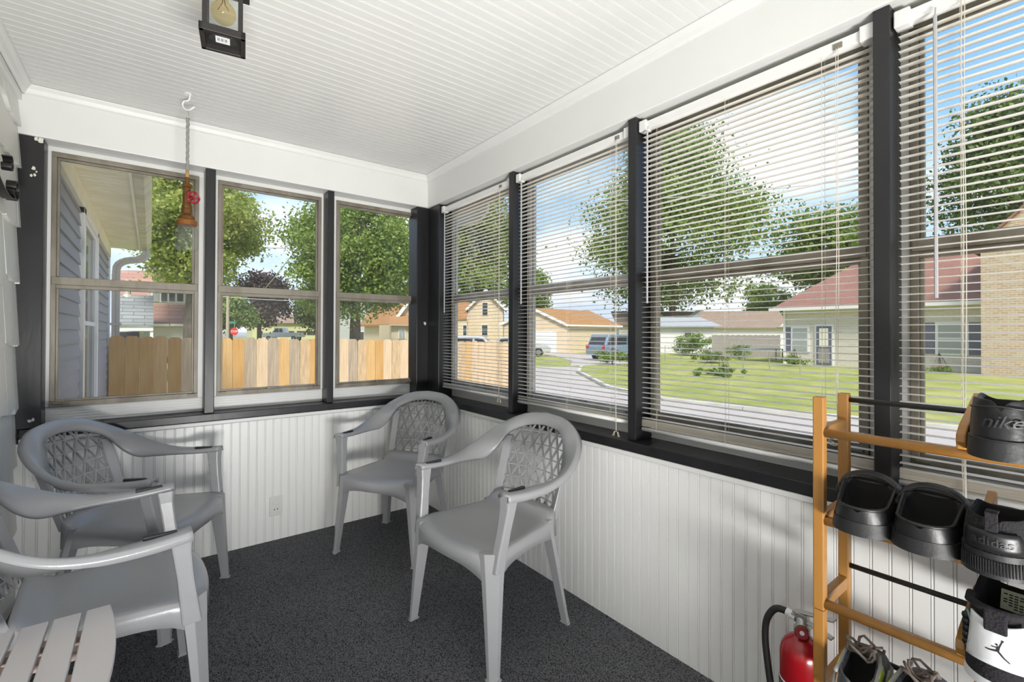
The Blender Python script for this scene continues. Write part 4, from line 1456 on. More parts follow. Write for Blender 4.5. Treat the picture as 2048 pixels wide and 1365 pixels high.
b.hexa([(-0.064, -0.064, 0.170), (0.064, -0.064, 0.170), (0.064, 0.064, 0.170), (-0.064, 0.064, 0.170)], [(-0.022, -0.022, 0.235), (0.022, -0.022, 0.235), (0.022, 0.022, 0.235), (-0.022, 0.022, 0.235)])
b.build('roof_cap', M['iron'], LN, bevel=0.001)
b = MB(); b.sm = True
b.tube([(0, 0, 0.23), (0, 0, 0.337)], 0.008, 10); b.build('stem', M['iron'], LN)
b = MB(); b.sm = True
b.lathe([(0.045, 0.335), (0.052, 0.340), (0.055, 0.3465), (0.002, 0.3465)], 24); b.build('canopy', M['iron'], LN)
b = MB(); b.sm = True
b.lathe([(0.010, 0.150), (0.012, 0.125)] + [(0.031 * sin(radians(a)), 0.088 + 0.031 * cos(radians(a))) for a in range(30, 180, 15)] + [(0.001, 0.0575)], 24)
bu = b.build('bulb', M['amber'], LN)
b = MB(); b.sm = True
b.tube([(0, 0, 0.145), (-0.003, 0, 0.115), (-0.014, 0.004, 0.095)], 0.0012, 5)
b.tube([(0, 0, 0.140), (0.004, 0, 0.112), (0.013, -0.004, 0.095)], 0.0012, 5)
b.build('filament', M['brass'], bu)
b = MB(); b.lathe([(0.012, 0.145), (0.016, 0.145), (0.016, 0.172), (0.012, 0.172)], 16); b.build('socket', M['iron'], LN)

# ------------------------------------------------------------------ small things on the walls
oc = Vector((-1.006, 0.0, 0.205))
ou = empty('wall_outlet', oc, label='white electrical outlet on the beaded wainscot between chairs', cat='outlet')
MB().box((-0.036, -0.006, -0.058), (0.036, 0.001, 0.058)).build('cover_plate', M['outlet'], ou, bevel=0.003)
b = MB(); b.lathe([(0.001, 0.0), (0.018, 0.0), (0.018, 0.003), (0.016, 0.004), (0.001, 0.004)], 20, (0, -0.005, 0.022), Matrix.Rotation(pi / 2, 3, 'X') @ Matrix.Diagonal((1, 0.8, 1))); b.build('child_plug', M['outlet'], ou)
b = MB(); b.lathe([(0.001, 0.0), (0.018, 0.0), (0.018, 0.0015), (0.001, 0.0015)], 20, (0, -0.005, -0.022), Matrix.Rotation(pi / 2, 3, 'X') @ Matrix.Diagonal((1, 0.8, 1))); rc = b.build('receptacle', M['outlet'], ou)
b = MB(); b.box((-0.009, -0.0078, -0.024), (-0.0062, -0.006, -0.014)); b.box((0.0062, -0.0078, -0.024), (0.009, -0.006, -0.014)); b.box((-0.0125, -0.0078, -0.0205), (-0.009, -0.006, -0.0180)); b.box((0.009, -0.0078, -0.0205), (0.0125, -0.006, -0.0180)); b.build('slots', M['ink'], rc)
# wrought iron scroll on the shingle wall
sc_ = empty('scroll_bracket', (XL, -0.46, 1.87), label='black wrought iron scroll bracket on the white shingle wall', cat='bracket')
def strap(path, w, t, parent, name):
    b = MB()
    rings = []
    pts = [Vector(p) for p in path]
    for i, p in enumerate(pts):
        d = (pts[min(i + 1, len(pts) - 1)] - pts[max(i - 1, 0)]).normalized()
        n_ = Vector((0, -d.z, d.y))
        rings.append([p - n_ * t / 2, p - n_ * t / 2 + Vector((w, 0, 0)), p + n_ * t / 2 + Vector((w, 0, 0)), p + n_ * t / 2])
    b.loft(rings)
    return b.build(name, M['iron'], parent)
cy, cz = 0.148, -0.005
spiral = [(0.006, cy + (0.010 + 0.0072 * a) * cos(a + 2.2), cz - 0.02 + (0.010 + 0.0072 * a) * sin(-(a + 2.2)) * 1.0) for a in [i * 0.3 for i in range(24)]]
strap(spiral, 0.030, 0.006, sc_, 'lower_scroll')
spiral = [(0.006, 0.055 + (0.006 + 0.0050 * a) * cos(a + 2.2), 0.045 + (0.006 + 0.0050 * a) * sin(a + 2.2)) for a in [i * 0.3 for i in range(20)]]
strap(spiral, 0.030, 0.006, sc_, 'upper_scroll')
strap([(0.006, -0.16, 0.10), (0.006, -0.16, -0.12)], 0.030, 0.008, sc_, 'back_bar')
strap(catmull([(0.006, -0.16, -0.04), (0.006, -0.04, -0.075), (0.006, 0.06, -0.085), (0.006, 0.12, -0.075)], 4), 0.030, 0.006, sc_, 'arm')
# old socket box low in the left corner
pb_ = ony(88, 948, 0.0)
jb = empty('socket_box', (pb_.x, 0.0, pb_.z), label='grubby white socket box with loose wires low in the left corner', cat='socket box')
MB().box((-0.034, -0.030, -0.024), (0.034, 0.0, 0.024)).build('box', M['outlet'], jb, bevel=0.003)
for i in range(3):
    MB().box((-0.026 + i * 0.02, -0.036, -0.014), (-0.014 + i * 0.02, -0.029, 0.012)).build('plug', M['rod'] if i % 2 else M['outlet'], jb, bevel=0.002)
b = MB(); b.sm = True
b.tube(catmull([(-0.03, -0.012, 0.02), (-0.045, -0.012, 0.09), (-0.030, -0.012, 0.16), (-0.052, -0.008, 0.20)], 5), 0.003, 6); b.build('wire', M['cord'], jb)
# ================================================================== outside
def wmat(*a, **k):
    return mat(*a, **k)
M['grass'] = mat('lawn_grass', (0.27, 0.31, 0.075), 0.95, spec=0.1, var=(0.44, 0.42, 0.15), vscale=0.9, vlo=0.35, vhi=0.7, bump=0.8, bscale=9, detail=8)
M['street'] = mat('pale_street', (0.47, 0.42, 0.385), 1.0, spec=0.05, var=(0.53, 0.475, 0.44), vscale=0.8, bump=0.1, bscale=20)
M['curb'] = mat('concrete', (0.66, 0.63, 0.58), 0.9, var=(0.55, 0.52, 0.47), vscale=2)
M['siding_grey'] = mat('grey_blue_siding', (0.29, 0.295, 0.33), 0.6, var=(0.34, 0.335, 0.36), vscale=5, stretch=(1, 0.3, 1), bump=0.12, bscale=40)
M['soffit'] = mat('cream_soffit', (0.85, 0.80, 0.62), 0.6, var=(0.76, 0.69, 0.48), vscale=5)
M['cream_trim'] = mat('cream_trim', (0.84, 0.80, 0.66), 0.55, var=(0.78, 0.73, 0.58), vscale=4)
M['gutter'] = mat('gutter_metal', (0.58, 0.54, 0.42), 0.45, var=(0.36, 0.32, 0.22), vscale=6, vlo=0.45, vhi=0.75)
M['spout'] = mat('pale_downspout', (0.60, 0.56, 0.51), 0.5, var=(0.52, 0.48, 0.43), vscale=8)
M['ext_white'] = mat('outside_white_trim', (0.82, 0.80, 0.77), 0.5)
M['ext_glass'] = mat('dark_window_glass', (0.05, 0.06, 0.06), 0.08, spec=0.8)
M['curtain'] = mat('curtained_pane', (0.36, 0.38, 0.36), 0.4)
PICK = [mat('fresh_pine', (0.74, 0.48, 0.20), 0.7, var=(0.64, 0.36, 0.12), vscale=5, stretch=(6, 6, 0.5), bump=0.1),
        mat('honey_pine', (0.68, 0.40, 0.13), 0.7, var=(0.58, 0.30, 0.08), vscale=4, stretch=(6, 6, 0.5), bump=0.1),
        mat('pale_pine', (0.80, 0.60, 0.38), 0.75, var=(0.66, 0.46, 0.27), vscale=5, stretch=(6, 6, 0.5), bump=0.1),
        mat('grey_stained_pine', (0.56, 0.43, 0.28), 0.8, var=(0.36, 0.28, 0.20), vscale=5, stretch=(6, 6, 0.6), bump=0.1),
        mat('knotty_pine', (0.72, 0.50, 0.27), 0.75, var=(0.50, 0.35, 0.20), vscale=7, stretch=(5, 5, 0.8), bump=0.1)]
M['bark'] = mat('bark', (0.14, 0.11, 0.085), 0.95, var=(0.08, 0.065, 0.05), vscale=6, bump=0.4, bscale=10)
LEAF = {
 'mid': mat('leaf_mid_green', (0.15, 0.235, 0.045), 0.6, var=(0.29, 0.37, 0.085), vscale=0.9, vlo=0.4, vhi=0.62, translucent=0.35, detail=6),
 'yellow': mat('leaf_yellow_green', (0.26, 0.33, 0.07), 0.6, var=(0.44, 0.47, 0.13), vscale=0.9, vlo=0.4, vhi=0.62, translucent=0.4, detail=6),
 'dark': mat('leaf_dark_green', (0.10, 0.165, 0.04), 0.6, var=(0.20, 0.27, 0.07), vscale=0.8, vlo=0.4, vhi=0.65, translucent=0.3, detail=6),
 'purple': mat('leaf_purple', (0.055, 0.035, 0.032), 0.6, var=(0.10, 0.065, 0.05), vscale=0.9, translucent=0.2),
 'shrub': mat('leaf_shrub', (0.13, 0.24, 0.03), 0.6, var=(0.27, 0.36, 0.06), vscale=3, translucent=0.3),
}
M['roof_red'] = brick_mat('red_brown_shingles', (0.33, 0.16, 0.12), (0.29, 0.14, 0.105), (0.22, 0.105, 0.08), 1.0, 0.9, 0.14, 0.012, axes='yz')
M['roof_red_x'] = brick_mat('red_brown_shingles_x', (0.42, 0.24, 0.19), (0.36, 0.20, 0.16), (0.28, 0.15, 0.12), 1.0, 0.9, 0.16, 0.012, axes='xz')
M['roof_grey'] = brick_mat('grey_shingles', (0.24, 0.255, 0.255), (0.33, 0.345, 0.335), (0.15, 0.16, 0.16), 1.0, 0.62, 0.13, 0.014, axes='xz')
M['roof_brown'] = mat('brown_shingles', (0.36, 0.175, 0.06), 0.9, var=(0.42, 0.22, 0.085), vscale=4, stretch=(1, 1, 5))
M['roof_taupe'] = mat('taupe_shingles', (0.27, 0.19, 0.14), 0.9, var=(0.33, 0.24, 0.18), vscale=3, stretch=(1, 1, 5))
M['brick_pale'] = brick_mat('pale_brick', (0.66, 0.59, 0.50), (0.60, 0.52, 0.43), (0.72, 0.67, 0.60), 1.0, 0.42, 0.15, 0.014, axes='yz')
M['brick_tan'] = brick_mat('tan_brick', (0.60, 0.46, 0.32), (0.50, 0.33, 0.21), (0.66, 0.56, 0.44), 1.0, 0.26, 0.10, 0.014, axes='yz')
M['cream_wall'] = mat('cream_siding', (0.70, 0.56, 0.39), 0.7, var=(0.66, 0.52, 0.35), vscale=2)
M['beige_wall'] = mat('beige_siding', (0.62, 0.55, 0.46), 0.7)
M['grey_house'] = mat('pale_grey_siding', (0.46, 0.46, 0.44), 0.7)
M['yellow_house'] = mat('pale_yellow_siding', (0.60, 0.58, 0.32), 0.7)
M['shutter'] = mat('slate_shutter', (0.13, 0.13, 0.19), 0.6)
M['asphalt'] = mat('grey_shed_roof', (0.40, 0.41, 0.42), 0.9)
M['old_wood'] = mat('grey_fence_wood', (0.36, 0.33, 0.29), 0.9, var=(0.28, 0.25, 0.22), vscale=3, stretch=(4, 4, 0.4))
M['car_silver'] = mat('silver_car_paint', (0.60, 0.60, 0.60), 0.25, metal=0.2, coat=0.5)
M['car_white'] = mat('white_car_paint', (0.80, 0.80, 0.80), 0.25, coat=0.5)
M['car_blue'] = mat('blue_grey_car_paint', (0.22, 0.30, 0.40), 0.3, metal=0.2, coat=0.5)
M['car_dark'] = mat('dark_car_glass', (0.03, 0.035, 0.04), 0.1)
M['tyre'] = mat('tyre_rubber', (0.02, 0.02, 0.02), 0.8)
M['rim'] = mat('wheel_rim', (0.35, 0.35, 0.36), 0.3, metal=0.7)
M['sign_red'] = mat('stop_sign_red', (0.55, 0.03, 0.02), 0.4)
M['sign_green'] = mat('street_sign_green', (0.02, 0.22, 0.12), 0.4)
M['pole_wood'] = mat('weathered_pole', (0.42, 0.35, 0.27), 0.9)
M['wire'] = mat('grey_wire', (0.45, 0.45, 0.45), 0.6)
M['flower'] = mat('orange_flower', (0.65, 0.22, 0.03), 0.6)
M['blue_top'] = mat('blue_grey_tabletop', (0.30, 0.38, 0.45), 0.5)

# ---- ground
MB().box((-90, -60, GZ - 0.3), (150, 170, GZ)).build('ground', M['grass'], kind='structure')
b = MB()
b.prism([(1.5, -60), (11.2, -60), (10.9, -2), (9.75, 2.5), (9.55, 4.6), (10.6, 7.6), (14.3, 12.6), (17.0, 15.0), (13.5, 19), (8.0, 15.0), (5.2, 9.5), (1.5, 7)], lambda u, v, d: (u, v, d), GZ, GZ + 0.015)
b.build('street', M['street'], kind='structure')
b = MB()
cpts = [(11.3, -40), (11.0, -2), (9.85, 2.5), (9.65, 4.6), (10.7, 7.5), (14.4, 12.5), (17.1, 14.9)]
for (x0, y0), (x1, y1) in zip(cpts, cpts[1:]):
    b.bar((x0, y0, GZ + 0.05), (x1, y1, GZ + 0.05), 0.16, 0.12)
b.build('curb', M['curb'], kind='structure')
g0, g1 = gnd(1068, 727), gnd(1168, 731)
b = MB()
b.prism([(17.5, 16.2), (22.0, 15.0), (23.2, 16.6), (27.5, 22.5), (30.5, 30.5), (27.8, 31.6), (24.5, 25.0), (20.5, 19.0)], lambda u, v, d: (u, v, d), GZ, GZ + 0.02)
b.build('driveway', M['street'], kind='structure')

MB().box((-2.0, 0.43, GZ), (1.48, 4.2, GZ + 0.02)).build('bounce_slab', M['curb'], kind='structure')  # unseen pale slab, added to bounce light up onto the soffit
# ---- the house wing outside the left window
HX = -2.02
hs = empty('house', (HX, 0.17, GZ), label='grey lap-sided house wing with cream soffit and gutter outside the left window', cat='house')
LH = lambda x, y, z: (x - HX, y - 0.17, z - GZ)
HY1 = 4.40
MB().box(LH(-7.5, -6.0, GZ), LH(HX - 0.09, HY1 - 0.02, 2.5)).build('body', M['siding_grey'], hs)
WY0, WY1, WZ0, WZ1 = 1.62, 2.62, 0.52, 2.12
z = -0.53
while z < 2.16:
    zt = min(z + 0.104, 2.17)
    segs = [(0.172, HY1)] if (z > WZ1 or zt < WZ0) else [(0.172, WY0 - 0.10), (WY1 + 0.10, HY1)]
    for y0, y1 in segs:
        b = MB()
        b.hexa([LH(HX - 0.02, y0, z), LH(HX + 0.004, y0, z), LH(HX + 0.004, y1, z), LH(HX - 0.02, y1, z)],
               [LH(HX - 0.02, y0, zt), LH(HX - 0.010, y0, zt), LH(HX - 0.010, y1, zt), LH(HX - 0.02, y1, zt)])
        b.build('siding_plank', M['siding_grey'], hs)
    z += 0.0945
MB().box(LH(HX - 0.09, 0.172, GZ), LH(HX - 0.021, HY1, 2.32)).build('sheathing', M['gap'], hs)
MB().box(LH(HX - 0.03, HY1 - 0.01, GZ), LH(HX + 0.012, HY1 + 0.06, 2.2)).build('corner_board', M['ext_white'], hs)
MB().box(LH(HX - 0.02, 0.172, 2.165), LH(HX + 0.016, HY1 + 0.06, 2.300)).build('frieze_board', M['cream_trim'], hs)
y = 0.172
while y < HY1 + 0.10:
    MB().box(LH(HX - 0.02, y + 0.0015, 2.300), LH(-1.735, y + 0.0945, 2.312)).build('soffit_board', M['soffit'], hs, bevel=0.002)
    y += 0.096
MB().box(LH(HX - 0.02, 0.172, 2.311), LH(-1.70, HY1 + 0.14, 2.33)).build('soffit_backing', M['gap'], hs)
MB().box(LH(-1.735, 0.172, 2.285), LH(-1.715, HY1 + 0.12, 2.46)).build('fascia', M['cream_trim'], hs)
b = MB()
pr = [(-1.713, 2.300), (-1.713, 2.285), (-1.655, 2.285), (-1.630, 2.320), (-1.610, 2.345), (-1.610, 2.40), (-1.618, 2.40), (-1.618, 2.35), (-1.640, 2.322), (-1.660, 2.293), (-1.705, 2.293), (-1.705, 2.300)]
b.loft([[LH(u, yy, v) for u, v in pr] for yy in (0.172, HY1 + 0.12)])
b.build('gutter', M['gutter'], hs)
b = MB()
path = catmull([(-1.665, 4.44, 2.285), (-1.668, 4.44, 2.215), (-1.72, 4.45, 2.165), (-1.86, 4.47, 2.135), (-1.94, 4.475, 2.07), (-1.955, 4.475, 1.95)], 5) + [Vector((-1.955, 4.475, 1.2)), Vector((-1.955, 4.475, GZ + 0.05))]
rings = []
for i, p in enumerate(path):
    d = (path[min(i + 1, len(path) - 1)] - path[max(i - 1, 0)]).normalized()
    u = Vector((0, 1, 0))
    s_ = d.cross(u).normalized()
    k_ = 1.0 + (0.07 if i % 2 else 0.0)
    ring = [p + s_ * a * 0.038 * k_ + u * c_ * 0.028 * k_ for a, c_ in ((-1, -1), (-.5, -1), (-.4, -.82), (0, -.82), (.1, -1), (1, -1), (1, 1), (-1, 1))]
    rings.append([LH(*q) for q in ring])
b.loft(rings)
b.build('downspout', M['spout'], hs)
MB().box(LH(-2.02, 4.44, 1.33), LH(-1.905, 4.512, 1.36)).build('downspout_strap', M['spout'], hs)
# its window
b = MB()
b.box(LH(HX - 0.03, WY0 - 0.10, WZ0 - 0.05), LH(HX + 0.022, WY0, WZ1 + 0.045))
b.box(LH(HX - 0.03, WY1, WZ0 - 0.05), LH(HX + 0.022, WY1 + 0.10, WZ1 + 0.045))
b.box(LH(HX - 0.03, WY0 - 0.10, WZ1), LH(HX + 0.022, WY1 + 0.10, WZ1 + 0.045))
hw = b.build('window_trim', M['ext_white'], hs, bevel=0.003)
MB().box(LH(HX - 0.03, WY0 - 0.14, WZ0 - 0.06), LH(HX + 0.075, WY1 + 0.14, WZ0)).build('window_ledge', M['ext_white'], hw, bevel=0.004)
for zz in (WZ0, (WZ0 + WZ1) / 2 - 0.02, 1.62, WZ1 - 0.035):
    MB().box(LH(HX - 0.03, WY0, zz), LH(HX + 0.004, WY1, zz + 0.035)).build('sash_rail', M['ext_white'], hw)
for yy in (WY0, WY1 - 0.03):
    MB().box(LH(HX - 0.03, yy, WZ0), LH(HX + 0.006, yy + 0.03, WZ1)).build('sash_stile', M['ext_white'], hw)
MB().box(LH(HX - 0.030, WY0, WZ0), LH(HX - 0.012, WY1, WZ1)).build('pane', M['ext_glass'], hw)

# ---- picket fence
FY = 4.25
fr_ = empty('picket_fence', (1.2, FY, GZ), label='new honey-coloured wooden picket fence outside the far windows', cat='fence')
LF = lambda x, y, z: (x - 1.2, y - FY, z - GZ)
rnd = random.Random(5)
def picket_mesh(m, w):
    b = MB()
    h = 1.82
    b.prism([(-w / 2, 0), (w / 2, 0), (w / 2, h - 0.03), (w / 2 - 0.028, h), (-w / 2 + 0.028, h), (-w / 2, h - 0.03)], lambda u, v, d: (u, d, v), 0.018, 0.0)
    return b.mesh('picket', m)
pm = [picket_mesh(m, 0.1412) for m in PICK]
order = [1, 1, 1, 0, 1, 2, 3, 1, 0, 1, 3, 2, 3, 0, 3, 4, 1, 0, 3, 2, 3, 4, 0, 1, 2, 4, 2, 0, 1, 0]
x = -1.936
i = 0
while x < 4.50:
    o = link('picket', pm[order[i % len(order)] if i < len(order) else rnd.choice([0, 2, 4, 2])], fr_, loc=LF(x, FY + rnd.uniform(-0.003, 0.003), GZ + 0.005 - (x + 2) * 0.020 + rnd.uniform(-0.006, 0.012)))
    o.rotation_euler = (0, rnd.uniform(-0.004, 0.004), 0)
    x += 0.1425
    i += 1
for zz in (-0.35, 0.25, 0.85):
    MB().box(LF(-1.99, FY + 0.019, zz), LF(4.5, FY + 0.057, zz + 0.085)).build('rail', PICK[2], fr_)
for xx in (-1.9, 0.45, 2.8, 4.52):
    MB().box(LF(xx - 0.045, FY + 0.022, GZ), LF(xx + 0.045, FY + 0.115, 1.06)).build('post', PICK[2], fr_, bevel=0.004)

# ---- trees
def tree(name, label, base, crown_c, rx, rz, leafmat, n, leaf=0.26, seed=1, shape='round', trunk=0.28, nc=70, group=None, ry=None, cat='tree', gap=0.55):
    rnd = random.Random(seed)
    base = Vector(base); cc = Vector(crown_c)
    ry = ry or rx
    root = empty(name, base, label=label, cat=cat, group=group)
    cl = []
    while len(cl) < nc:
        d = Vector((rnd.gauss(0, 1), rnd.gauss(0, 1), rnd.gauss(0, 1))).normalized()
        r = rnd.uniform(gap, 1.0)
        p = d * r
        if shape == 'cone':
            zz = p.z
            k_ = max(0.12, 0.5 - zz * 0.5) * 1.25
            p = Vector((p.x * k_, p.y * k_, zz))
        elif shape == 'egg':
            k_ = 0.72 - 0.36 * p.z
            p = Vector((p.x * k_, p.y * k_, p.z))
        elif shape == 'dome':
            if p.z < -0.55: continue
        cl.append(Vector((p.x * rx, p.y * ry, p.z * rz)) + cc - base)
    b = MB()
    b.sm = True
    tp = cc - base
    b.tube([(0, 0, -0.2), (rnd.uniform(-.1, .1), 0, tp.z * 0.35), Vector((tp.x * 0.6, tp.y * 0.6, tp.z * 0.75)), Vector((tp.x, tp.y, tp.z + rz * 0.5))], [trunk * 1.25, trunk, trunk * 0.7, trunk * 0.2], 8)
    for c_ in rnd.sample(cl, min(16, len(cl))):
        s_ = Vector((tp.x * 0.6, tp.y * 0.6, max(1.0, min(c_.z - 0.2, tp.z * rnd.uniform(0.55, 1.0)))))
        m_ = s_.lerp(c_, 0.5) + Vector((0, 0, 0.06 * rx))
        b.tube([s_, m_, c_], [trunk * 0.36, trunk * 0.22, trunk * 0.07], 5)
    b.build('trunk', M['bark'], root)
    b = MB()
    V, F = [], []
    cr_ = 0.30 * min(rx, rz) * (70 / nc) ** 0.33
    for i in range(n):
        c_ = cl[i % nc]
        p = c_ + Vector((rnd.gauss(0, cr_ * 0.62), rnd.gauss(0, cr_ * 0.62), rnd.gauss(0, cr_ * 0.40)))
        nn = Vector((rnd.gauss(0, 1), rnd.gauss(0, 1), rnd.gauss(0.5, 1))).normalized()
        a = nn.orthogonal().normalized()
        a = (Matrix.Rotation(rnd.uniform(0, 6.28), 3, nn) @ a) * (leaf * rnd.uniform(0.6, 1.2) / 2)
        c2 = nn.cross(a) * 0.62
        k_ = len(V)
        V += [p - a, p + c2, p + a, p - c2]
        F.append((k_, k_ + 1, k_ + 2, k_ + 3))
    b.add(V, F)
    b.build('crown', leafmat, root, kind='stuff')
    return root
def tree_px(name, label, px, top, bot, hw, d, leafkey, n, **k):
    """crown spans px-hw..px+hw and top..bot in the photograph when standing d metres ahead"""
    c0 = at(px, (top + bot) / 2, d)
    rz = (bot - top) / 2 / FPX * d
    rx = hw / FPX * d * 0.86
    base = (c0.x, c0.y, GZ)
    return tree(name, label, base, c0, rx, rz * 0.88, LEAF[leafkey], n, **k)
TG = 'street trees'
tree_px('maple_tree', 'leafy yellow-green maple behind the hanging jar, seen through the left window', 392, 318, 588, 138, 17, 'yellow', 34000, seed=2, leaf=0.15, nc=130, group=TG)
tree_px('oak_tree', 'tall bright green tree behind the third far window beside the corner post', 712, 375, 655, 148, 24, 'mid', 46000, seed=3, leaf=0.185, nc=150, group=TG)
tree_px('purple_tree', 'dark purple-leaved tree above the pickup truck in the middle far window', 520, 540, 665, 62, 64, 'purple', 9000, seed=4, leaf=0.48, nc=50, group=TG)
tree_px('green_tree', 'low green tree by the stop sign in the middle far window', 462, 590, 668, 48, 47, 'mid', 8000, seed=5, leaf=0.34, nc=40, group=TG)
tree_px('street_tree', 'green tree filling the corner blind behind the cream house', 962, 330, 640, 135, 70, 'mid', 20000, seed=6, leaf=0.62, nc=100, shape='egg', group=TG)
tree_px('linden_tree', 'largest green tree, tall and full, rising behind the garage across two blinds', 1345, 218, 650, 232, 66, 'mid', 50000, seed=7, leaf=0.54, nc=170, shape='egg', group=TG, trunk=0.45)
tree_px('back_tree', 'rounded green tree behind the red hip roof of the brick ranch house', 1640, 395, 610, 112, 66, 'mid', 16000, seed=8, leaf=0.56, nc=80, group=TG, gap=0.4)
tree_px('evergreen_tree', 'dark green tree at the right edge above the tan brick gable', 2030, 150, 520, 165, 42, 'dark', 22000, shape='egg', seed=9, leaf=0.42, nc=110, group=TG)
tree_px('distant_tree', 'small distant green tree left of the red hip roof', 1535, 566, 645, 50, 80, 'mid', 6000, seed=10, leaf=0.5, nc=40, group=TG)
tree_px('distant_tree', 'hazy green tree behind the grey house with the porch', 640, 560, 668, 60, 72, 'dark', 8000, seed=12, leaf=0.5, nc=50, group=TG)
tree_px('boundary_tree', 'green tree mass beyond the gap between fence end and garage', 1062, 520, 662, 40, 98, 'mid', 8000, seed=13, leaf=0.6, nc=50, group=TG)

# ---- helpers for houses standing square to the far wall (front faces -y) at plane Y
def bxp(px0, py0, px1, py1, Y, t, name, m, parent, org, dz=0.0):
    a = ony(px0, py0, Y); c_ = ony(px1, py1, Y)
    b = MB()
    b.box((min(a.x, c_.x) - org[0], Y + dz - org[1], min(a.z, c_.z) - org[2]), (max(a.x, c_.x) - org[0], Y + dz + t - org[1], max(a.z, c_.z) - org[2]))
    return b.build(name, m, parent)
def slopep(px0, px1, pyb, pyt, Yb, Yt, name, m, parent, org, thick=0.08):
    """roof plane whose eave is at pixel row pyb on plane Yb and whose top edge at row pyt on plane Yt"""
    a = ony(px0, pyb, Yb); c_ = ony(px1, pyb, Yb); d = ony(px0, pyt, Yt); e = ony(px1, pyt, Yt)
    O = Vector(org)
    up = Vector((0, 0, thick))
    b = MB()
    b.hexa([a - O, c_ - O, e - O, d - O], [a - O + up, c_ - O + up, e - O + up, d - O + up])
    return b.build(name, m, parent)

# neighbour house beyond the fence, left window
Y = 20.0
org = (ony(310, 660, Y).x, Y, GZ)
nh = empty('neighbour_house', org, label='neighbour house with red-brown roof, dormer and grey shingled porch roof above the fence', cat='house')
bxp(300, 652, 386, 712, Y, 5.0, 'wall', M['beige_wall'], nh, org)
for i in range(7):
    bxp(309, 656 + i * 3.4, 384, 656.7 + i * 3.4, Y, 0.02, 'siding_line', M['ext_white'], nh, org, dz=-0.02)
slopep(232, 392, 652, 545, Y - 0.15, Y + 2.6, 'roof', M['roof_red_x'], nh, org)
bxp(306, 648, 338.5, 653, Y - 0.3, 0.12, 'gutter', M['ext_white'], nh, org)
bxp(340.5, 648, 388, 653, Y - 0.3, 0.12, 'gutter', M['ext_white'], nh, org)
slopep(228, 307, 653, 596, Y - 2.2, Y - 0.7, 'porch_roof', M['roof_grey'], nh, org)
bxp(228, 653, 306.5, 662, Y - 2.15, 0.15, 'porch_beam', M['ext_white'], nh, org)
bxp(300, 655, 306, 712, Y - 2.1, 0.3, 'porch_post', M['ext_white'], nh, org)
bxp(228, 662, 300, 712, Y - 0.4, 0.1, 'porch_wall', M['cream_trim'], nh, org)
bxp(232, 664, 278, 712, Y - 0.5, 0.1, 'porch_shade_panel', M['car_dark'], nh, org)  # dark panel paints in the shade of the open porch
bxp(287, 664, 301, 676, Y - 0.5, 0.1, 'porch_window', M['curtain'], nh, org)
dm = bxp(296, 579, 374, 616, Y + 0.75, 2.0, 'dormer', M['beige_wall'], nh, org)
bxp(293, 575, 386, 581, Y + 0.6, 0.3, 'dormer_eave', M['ext_white'], nh, org)
bxp(302, 583, 370, 606.5, Y + 0.72, 0.02, 'window_frame', M['ext_white'], nh, org)
for a_, c_ in ((305.5, 318), (322.5, 334), (338.5, 350), (354.5, 366.5)):
    bxp(a_, 585, c_, 603.5, Y + 0.69, 0.02, 'pane', M['curtain'] if a_ < 310 else M['ext_glass'], nh, org)
b = MB()
p = ony(255.5, 592, Y - 0.6)
b.tube([p - Vector(org) - Vector((0, 0, 0.3)), p - Vector(org) + Vector((0, 0, 0.6))], 0.09, 8)
b.tube([p - Vector(org) - Vector((0, 0, 0.1)), p - Vector(org) + Vector((0, 0, 0.05))], [0.22, 0.12], 8)
b.build('vent_pipe', M['spout'], nh)

# pale grey house with porch hood (third far window)
Y = 46.0
org = (ony(735, 670, Y).x, Y, GZ)
gh = empty('grey_house', org, label='pale grey house with dark door and porch hood above the third window fence', cat='house')
bxp(676, 606, 800, 700, Y, 5, 'wall', M['grey_house'], gh, org)
slopep(736, 772, 661, 652, Y - 1.3, Y, 'porch_hood', M['ext_white'], gh, org)
bxp(741, 662, 749.5, 695, Y - 0.1, 0.1, 'door', M['car_dark'], gh, org)
bxp(752, 662, 760, 695, Y - 0.1, 0.1, 'side_light', M['curtain'], gh, org)
for a_ in (720, 763):
    w_ = bxp(a_, 664, a_ + 7, 682, Y - 0.1, 0.1, 'window', M['ext_glass'], gh, org)
    bxp(a_ - 1.0, 663, a_ + 8, 664.5, Y - 0.14, 0.1, 'window_head', M['ext_white'], gh, org)
for a_ in (737, 762, 771):
    bxp(a_, 658, a_ + 1.5, 700, Y - 1.2, 0.12, 'porch_post', M['ext_white'], gh, org)

# pale yellow house far behind the pickup
Y = 85.0
org = (ony(570, 670, Y).x, Y, GZ)
yh = empty('yellow_house', org, label='long pale yellow house behind the white pickup truck', cat='house')
bxp(505, 646, 650, 690, Y, 6, 'wall', M['yellow_house'], yh, org)
slopep(500, 655, 647, 630, Y - 0.5, Y + 4, 'roof', M['roof_taupe'], yh, org)
for a_, w_ in ((517, 8), (556, 32), (594, 18), (614, 16)):
    bxp(a_, 662.5, a_ + w_, 670, Y - 0.1, 0.1, 'window', M['ext_glass'], yh, org)

